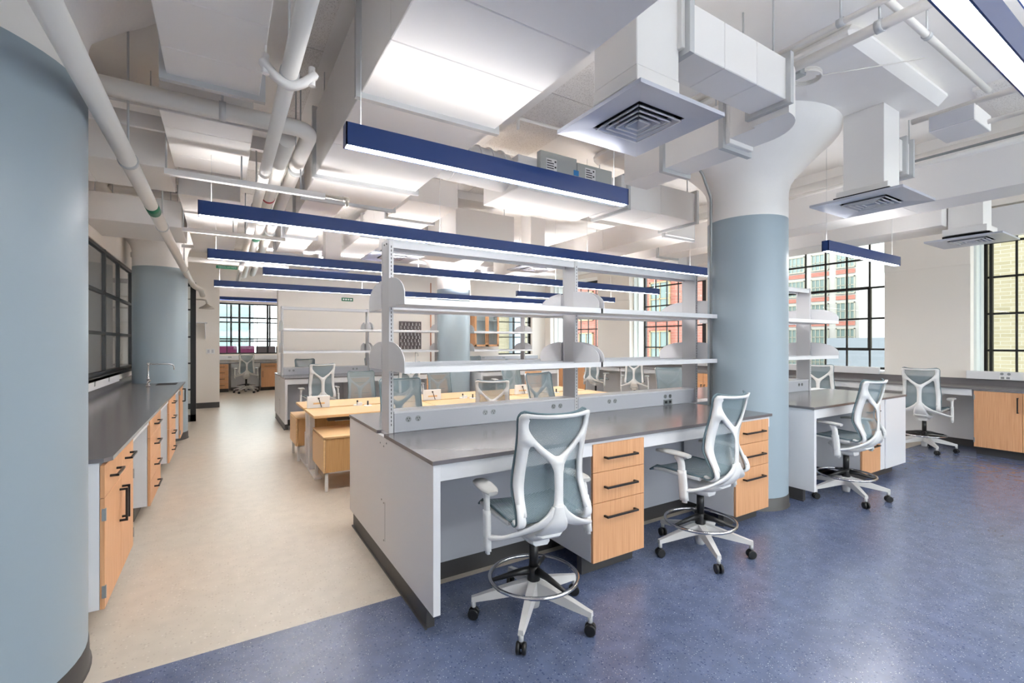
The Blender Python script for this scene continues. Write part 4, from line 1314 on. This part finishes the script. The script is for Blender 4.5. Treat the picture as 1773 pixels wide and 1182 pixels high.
def frame_pt(x, z, layer=0.0):
    # the moulded back frame follows the membrane, standing off it toward the spine
    lo, hi = 2, 11
    for i in range(2, 11):
        if BACK[i][1] <= z <= BACK[i + 1][1]: break
    f = max(0, min(1, (z - BACK[i][1]) / (BACK[i + 1][1] - BACK[i][1])))
    t = (i + f) / 11
    hw = HWB[i] * (1 - f) + HWB[i + 1] * f
    k = max(0, 1 - abs(x) / .15)
    k = k * k * (3 - 2 * k)
    p = back_pt(x / hw, t, .012 + layer)
    sp = [(.60, -.262), (.68, -.272), (.78, -.278), (.88, -.276), (.94, -.262), (1.02, -.25), (1.2, -.30)]
    for (za, ya), (zb, yb) in zip(sp, sp[1:]):
        if za <= z <= zb: ys_ = ya + (yb - ya) * (z - za) / (zb - za)
    k *= max(0, min(1, (1.03 - z) / .10))
    p.y = p.y * (1 - k) + k * (min(ys_, p.y) - layer * .2)
    return p


def smooth_loop(pts, n=5):
    m = len(pts); out = []
    for i in range(m):
        p0, p1, p2, p3 = (Vector((*pts[(i + k) % m], 0)) for k in (-1, 0, 1, 2))
        for k in range(n):
            t = k / n
            q = 0.5 * ((2 * p1) + (p2 - p0) * t + (2 * p0 - 5 * p1 + 4 * p2 - p3) * t * t + (3 * p1 - p0 - 3 * p2 + p3) * t ** 3)
            out.append((q.x, q.y))
    return out


def densify(pts, step=.012):
    out = []
    m = len(pts)
    for i in range(m):
        a = Vector((*pts[i], 0)); b = Vector((*pts[(i + 1) % m], 0))
        n = max(1, int((b - a).length / step))
        for k in range(n):
            q = a.lerp(b, k / n); out.append((q.x, q.y))
    return out


def plate(bm, loops, th, dz):
    tmp = bmesh.new()
    n0 = []
    for lp in loops:
        vs = [tmp.verts.new((x, 0, z)) for x, z in lp]
        for a, b in zip(vs, vs[1:] + vs[:1]): tmp.edges.new((a, b))
        n0.append(vs)
    bmesh.ops.triangle_fill(tmp, edges=tmp.edges[:], use_beauty=True, use_dissolve=False)
    tmp.verts.index_update()
    co = [(v.co.x, v.co.z) for v in tmp.verts]
    tris = [[v.index for v in f.verts] for f in tmp.faces]
    bnd = [[v.index for v in vs] for vs in n0]
    tmp.free()
    A = [bm.verts.new(frame_pt(x, z, 0) + dz) for x, z in co]
    Bk = [bm.verts.new(frame_pt(x, z, th) + dz) for x, z in co]
    fs = []
    for t in tris:
        fs.append(bm.faces.new([A[i] for i in t])); fs.append(bm.faces.new([Bk[i] for i in t[::-1]]))
    for vs in bnd:
        for a, b in zip(vs, vs[1:] + vs[:1]): fs.append(bm.faces.new((A[a], A[b], Bk[b], Bk[a])))
    bmesh.ops.recalc_face_normals(bm, faces=fs)
    for f in fs: f.smooth = True


def back_pt(u, t, off=0.0, round_top=False):
    """point on the back membrane; u -1..1 across, t 0..1 up"""
    k = t * (len(BACK) - 1)
    i = min(int(k), len(BACK) - 2)
    f = k - i
    P = [Vector((0, *p)) for p in BACK]
    p0, p1, p2, p3 = P[max(i - 1, 0)], P[i], P[i + 1], P[min(i + 2, len(P) - 1)]
    q = 0.5 * ((2 * p1) + (p2 - p0) * f + (2 * p0 - 5 * p1 + 4 * p2 - p3) * f * f + (3 * p1 - p0 - 3 * p2 + p3) * f ** 3)
    hw = HWB[i] * (1 - f) + HWB[i + 1] * f
    if t > .9 and round_top:
        zz = q.z - (1.165 - .04)
        if zz > 0: hw = hw - .04 + math.sqrt(max(0, .04 ** 2 - min(zz, .0399) ** 2))
    hollow = .065 * max(0, min(1, (t - .15) / .3))
    return Vector((u * hw, q.y + hollow * (u * u - .6) - off, q.z + (.014 * abs(u) ** 3 if t > .9 else 0)))


def seat_pt(u, v):
    """v 0 (rear) .. 1 (front)"""
    y = -.15 + .42 * v
    z = .605 + .016 * v - (.045 * max(0, v - .85) / .15 if v > .85 else 0) - .012 * (1 - u * u)
    return Vector((u * (.205 + .02 * v), y, z))


def surface(fn, nu, nv):
    bm = bmesh.new()
    g = [[bm.verts.new(fn(-1 + 2 * i / nu, j / nv)) for i in range(nu + 1)] for j in range(nv + 1)]
    for j in range(nv):
        for i in range(nu):
            f = bm.faces.new((g[j][i], g[j][i + 1], g[j + 1][i + 1], g[j + 1][i]))
            f.smooth = True
    return bm


def make_chair(name, label, stool=True, phase=0.0, drop=0.0):
    t = thing(name, label, 'chair')
    dz = Vector((0, 0, -drop))
    dz = Vector((0, 0, -drop))
    def V(*p): return Vector(p) + dz
    bm = surface(lambda u, v: back_pt(u, v, 0, True) + dz, 16, 60); obj('backrest_mesh', bm, 'mesh', t)
    bm = surface(lambda u, v: seat_pt(u, v) + dz, 12, 14); obj('seat_mesh', bm, 'mesh', t)
    # fabric edge piping round the back
    bm = bmesh.new()
    path = [back_pt(-1, i / 60, 0, True) for i in range(3, 61)] + [back_pt(-1 + 2 * i / 12, 1, 0, True) for i in range(1, 12)] + [back_pt(1, 1 - i / 60, 0, True) for i in range(0, 58)]
    tube(bm, [p + dz for p in path], .006, 8)
    path = [seat_pt(-1, i / 14) for i in range(0, 15)] + [seat_pt(-1 + 2 * i / 10, 1) for i in range(1, 10)] + [seat_pt(1, 1 - i / 14) for i in range(0, 15)]
    tube(bm, [p + dz for p in path], .007, 8)
    obj('fabric_edge', bm, 'rim', t)
    # moulded back frame: side rails, top rail and Y-shaped spine in one plate, then the curled rail ends and lower legs
    bm = bmesh.new()
    out = [(-.212, .66), (-.207, .79), (-.198, .91), (-.197, 1.02), (-.203, 1.11), (-.205, 1.134), (-.196, 1.153), (-.172, 1.163), (0, 1.163)]
    outer = out + [(-x, z) for x, z in out[-2::-1]]
    inn = [(.170, .66), (.167, .74), (.158, .84), (.152, .93), (.150, .985), (.144, 1.004), (.130, 1.003), (.105, .975), (.060, .935), (.036, .905), (.026, .87), (.024, .79), (.026, .72), (.036, .67), (.052, .64)]
    outer += inn + [(-x, z) for x, z in inn[::-1]]
    hole = smooth_loop([(-.138, 1.140), (-.162, 1.128), (-.158, 1.085), (-.112, 1.025), (-.04, .966), (0, .948), (.04, .966), (.112, 1.025), (.158, 1.085), (.162, 1.128), (.138, 1.140)], 4)
    plate(bm, [densify(outer), hole], .016, dz)
    for s in (-1, 1):
        ribbon(bm, [back_pt(s * .91, k, .020) + dz for k in (.02, .09, .16, .22, .29, .34)], [.03, .042, .046, .046, .042, .038], .018, n=4)
        ribbon(bm, [V(s * .020, -.272, .69), V(s * .045, -.268, .645), V(s * .10, -.245, .60), V(s * .19, -.200, .560), V(s * .265, -.14, .530), V(s * .305, -.06, .515)], [.034, .05, .06, .055, .045, .045], .020, n=4)
    ribbon(bm, [V(0, -.276, .70), V(0, -.272, .65), V(0, -.25, .59), V(0, -.18, .53), V(0, -.06, .50)], [.05, .08, .13, .16, .13], .026, n=4)
    obj('back_frame', bm, 'chairw', t)
    # mechanism
    bm = bmesh.new()
    ribbon(bm, [V(0, -.19, .535), V(0, -.12, .498), V(0, 0, .485), V(0, .08, .50), V(0, .13, .53)], [.14, .19, .18, .16, .12], .05, n=4)
    ribbon(bm, [V(0, -.09, .452), V(0, 0, .445), V(0, .09, .455)], [.10, .12, .10], .05, n=3)
    ribbon(bm, [V(-.20, .0, .588), V(-.1, .02, .55), V(0, .02, .54), V(.1, .02, .55), V(.20, .0, .588)], [.09, .10, .12, .10, .09], .02, wdir=(0, 1, 0), n=4)
    for s in (-1, 1): ribbon(bm, [V(s * .205, -.13, .590), V(s * .212, .0, .588), V(s * .22, .14, .597), V(s * .222, .235, .590)], [.022, .022, .022, .018], .022, n=3)
    obj('seat_frame', bm, 'chairw', t)
    # armrests
    for s in (-1, 1):
        bm = bmesh.new()
        ribbon(bm, [V(s * .308, -.075, .45), V(s * .306, -.065, .55), V(s * .303, -.052, .65)], [.030, .032, .032], .056, n=3)
        ribbon(bm, [V(s * .308, -.078, .435), V(s * .308, -.076, .47)], [.018, .018], .034, n=2)
        ribbon(bm, [V(s * .303, -.052, .63), V(s * .30, -.045, .70), V(s * .29, -.01, .742)], [.024, .026, .045], .046, n=3)
        a = obj('armrest', bm, 'chairw', t)
        bm = bmesh.new()
        ribbon(bm, [V(s * .285, -.10, .747), V(s * .285, -.05, .752), V(s * .28, .05, .754), V(s * .272, .13, .750), V(s * .262, .175, .742)], [.05, .085, .095, .08, .04], .020, n=4)
        obj('arm_pad', bm, 'chairg', a)
    bm = bmesh.new()
    tube(bm, [(0, 0, .26), (0, 0, .43 - drop)], .026 if stool else .02, 16)
    lathe(bm, [(.030, .19), (.036, .20), (.036, .26), (.029, .28)], seg=20)
    obj('gas_column', bm, 'black', t)
    # five-star base with casters
    bm = bmesh.new()
    lathe(bm, [(.030, .055), (.034, .08), (.040, .13), (.040, .2)], seg=20)
    R = .335
    for k in range(5):
        a = phase + 2 * PI * k / 5
        d = Vector((math.cos(a), math.sin(a), 0)); n = Vector((-d.y, d.x, 0))
        ring = []
        for rr, wz, z0, z1 in ((.02, .030, .135, .205), (.12, .026, .125, .185), (.24, .021, .108, .152), (R - .015, .017, .098, .128), (R + .012, .015, .096, .122)):
            p = d * rr
            ring.append([bm.verts.new(p + n * wz + Vector((0, 0, z0))), bm.verts.new(p - n * wz + Vector((0, 0, z0))), bm.verts.new(p - n * wz * .8 + Vector((0, 0, z1))), bm.verts.new(p + n * wz * .8 + Vector((0, 0, z1)))])
        fs = []
        for A, Bq in zip(ring, ring[1:]):
            for j in range(4): fs.append(bm.faces.new((A[j], A[(j + 1) % 4], Bq[(j + 1) % 4], Bq[j])))
        fs.append(bm.faces.new(ring[0][::-1])); fs.append(bm.faces.new(ring[-1]))
        bmesh.ops.recalc_face_normals(bm, faces=fs)
        tube(bm, [d * R + Vector((0, 0, .066)), d * R + Vector((0, 0, .10))], .013, 10)
    obj('star_base', bm, 'legg', t)
    for k in range(5):
        a = phase + 2 * PI * k / 5
        d = Vector((math.cos(a), math.sin(a), 0))
        ca = a + .9 + k * .25
        ax = Vector((math.cos(ca), math.sin(ca), 0))
        c = d * R + Vector((0, 0, .030))
        bm = bmesh.new()
        for s in (-1, 1): tube(bm, [c + ax * s * .006, c + ax * s * .009, c + ax * s * .022, c + ax * s * .025], [.026, .0298, .0298, .025], 20)
        tube(bm, [c, c + Vector((0, 0, .04))], .009, 8)
        obj('caster', bm, 'rubber', t)
    if stool:
        bm = bmesh.new()
        tube(bm, [(.245 * math.cos(a), .245 * math.sin(a), .225) for a in [2 * PI * i / 48 for i in range(49)]], .0105, 10, False)
        fr = obj('foot_ring', bm, 'chrome', t)
        bm = bmesh.new()
        for k in range(3):
            a = phase + .55 + 2 * PI * k / 3
            d = Vector((math.cos(a), math.sin(a), 0))
            tube(bm, [d * .03 + Vector((0, 0, .255)), d * .10 + Vector((0, 0, .25)), d * .24 + Vector((0, 0, .222))], [.024, .018, .010], 10)
        obj('ring_spider', bm, 'black', fr)
    return t


def R(d): return math.radians(d)


st = make_chair('lab_stool', 'white-framed mesh lab stool nearest the camera at the near bench', True, R(16))
st.location = (1.479, 2.16, 0); st.rotation_euler[2] = R(-7)
def put(src, x, y, rz, label, group=None):
    c = copy_tree(src)
    c.location = (x, y, 0); c.rotation_euler = (0, 0, R(rz)); c['label'] = label
    if group: c['group'] = group
    elif 'group' in c: del c['group']
    return c
GS = 'lab stools'
st['group'] = GS
put(st, 2.977, 2.19, 4, 'white-framed mesh lab stool in front of the drawers beside the middle column', GS)
put(st, 5.25, 2.2, -3, 'white-framed mesh lab stool turned sideways at the bench right of the middle column', GS)
put(st, 8.50, 2.58, -84, 'lab stool at the window counter next to the wooden doors at the right edge', GS)
put(st, 8.50, 3.92, -76, 'lab stool at the window counter seen over the countertop right of the column', GS)
put(st, 1.47, 4.27, 176, 'grey mesh stool back just behind the leftmost near shelving upright', GS)
put(st, 3.17, 4.25, 190, 'grey mesh stool back behind the near raceway, left of the middle shelving upright', GS)
put(st, 5.33, 4.3, 155, 'stool at the rear of the near bench seen through the last shelving bay', GS)
put(st, 1.42, 8.62, 3, 'white-framed stool at the left end of the far bench', GS)
put(st, 2.98, 8.62, -3, 'stool at the far bench between the two left far desk chairs', GS)
put(st, 5.2, 8.62, 2, 'stool at the far bench right of the far blue column', GS)
put(st, 1.55, 11.0, 180, 'stool behind the far bench, leftmost', GS)
put(st, 3.05, 11.0, 178, 'stool behind the far bench, second from the left', GS)
put(st, 5.75, 11.0, 182, 'stool behind the far bench right of the far column', GS)
put(st, 8.25, 9.2, -75, 'stool at the window counter near the far corner', GS)
put(st, 8.25, 7.85, -50, 'stool at the window counter in front of the red brick view', GS)
put(st, .62, 16.55, 2, 'stool in the far nook below the window', GS)
ch = make_chair('desk_chair', 'white-framed mesh desk chair at the left desk of the farther row', False, R(30), .09)
GD = 'desk chairs'
ch['group'] = GD
ch.location = (1.83, 7.2, 0); ch.rotation_euler[2] = R(180)
put(ch, 3.12, 7.2, 178, 'mesh desk chair at the middle desk of the farther row', GD)
put(ch, 4.6, 7.25, 183, 'mesh desk chair at the right desk of the farther row', GD)
put(ch, 2.85, 5.05, -32, 'mesh desk chair turned sideways at the middle desk of the nearer row', GD)

# ------------------------------------------------------------------ outside the windows
tag(obj('neighbour_roof', B((10.9, 60, -25, 60, -12.2, -12)), 'tar'), 'pale street level far below the windows', 'ground', kind='structure')


def facade(label, x, y0, y1, z0, z1, wallm, bay, fl, ww, wh, framem, axis='x', depth=6, n_max=90, spandrel=None, sub=3):
    """building whose face is the plane x = const (or y = const) toward the room; each window a part"""
    t = thing('building', label, 'building', (x, y0, z0) if axis == 'x' else (y0, x, z0))
    L = y1 - y0; Hh = z1 - z0
    j0 = max(0, int((-2.5 - z0) / fl))      # lowest storey the room can see
    if axis == 'x': obj('facade_wall', B((0, depth, 0, L, 0, Hh)), wallm, t)
    else: obj('facade_wall', B((0, L, 0, depth, 0, Hh)), wallm, t)
    nb = int(L / bay); nf = int(Hh / fl); n = 0
    for j in range(j0, nf):
        for i in range(nb):
            if n >= n_max: continue
            a = i * bay + (bay - ww) / 2; z = j * fl + (fl - wh) * .6
            if axis == 'x': bx = lambda u0, u1, w0, w1, d: (-d, 0.02, a + u0, a + u1, z + w0, z + w1)
            else: bx = lambda u0, u1, w0, w1, d: (a + u0, a + u1, -d, 0.02, z + w0, z + w1)
            fr = [bx(0, ww, 0, .1, .12), bx(0, ww, wh - .08, wh, .1), bx(0, .08, 0, wh, .1), bx(ww - .08, ww, 0, wh, .1)]
            for k in range(1, sub): fr.append(bx(ww * k / sub - .03, ww * k / sub + .03, 0, wh, .08))
            fr.append(bx(0, ww, wh * .5 - .03, wh * .5 + .03, .08))
            w = obj('window', B(*fr), framem, t)
            obj('pane', B(bx(.05, ww - .05, .05, wh - .05, .03)), 'win_ext', w)
            n += 1
    if spandrel:
        f = []
        for i in range(nb):
            for j in range(nf):
                a = i * bay + (bay - ww) / 2; z = j * fl + (fl - wh) * .6
                f.append((-.06, .02, a, a + ww, z - fl * .22, z - fl * .06) if axis == 'x' else (a, a + ww, -.06, .02, z - fl * .22, z - fl * .06))
        obj('brick_panel', B(*f), spandrel, t)
    return t


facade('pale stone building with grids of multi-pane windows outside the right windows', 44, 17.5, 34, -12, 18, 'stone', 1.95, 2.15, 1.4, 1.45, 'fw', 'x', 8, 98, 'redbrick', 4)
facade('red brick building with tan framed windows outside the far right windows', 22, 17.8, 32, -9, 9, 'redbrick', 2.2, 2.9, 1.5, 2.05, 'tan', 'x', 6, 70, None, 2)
t = thing('building', 'pale blue glass tower behind the flat grey annex', 'building', (70, 24.6, -12))
obj('facade_wall', B((0, 10, 0, 6, 0, 34)), 'tower', t)
obj('floor_band', B(*[(-.1, 0, 0, 6, 1 + k * 1.6, 1.5 + k * 1.6) for k in range(20)]), 'concrete', t)
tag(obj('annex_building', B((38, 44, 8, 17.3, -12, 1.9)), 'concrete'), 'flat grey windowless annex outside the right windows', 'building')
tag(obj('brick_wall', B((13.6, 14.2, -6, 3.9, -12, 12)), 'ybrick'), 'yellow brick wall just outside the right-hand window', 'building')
t = thing('building', 'pale brick building outside the black framed far window', 'building', (6, 20, -12))
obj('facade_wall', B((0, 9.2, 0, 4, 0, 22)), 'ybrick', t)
obj('pilaster', B(*[(1 + 1.3 * k, 1.5 + 1.3 * k, -.3, 0, 0, 22) for k in range(6)]), 'tower', t)
t = thing('building', 'distant grey office block beyond the nook window', 'building', (-6, 80, -14))
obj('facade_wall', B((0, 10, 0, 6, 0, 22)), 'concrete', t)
obj('window', B(*[(.5, 9.5, -.1, 0, 2 + 2.2 * k, 3.2 + 2.2 * k) for k in range(9)]), 'win_ext', t)
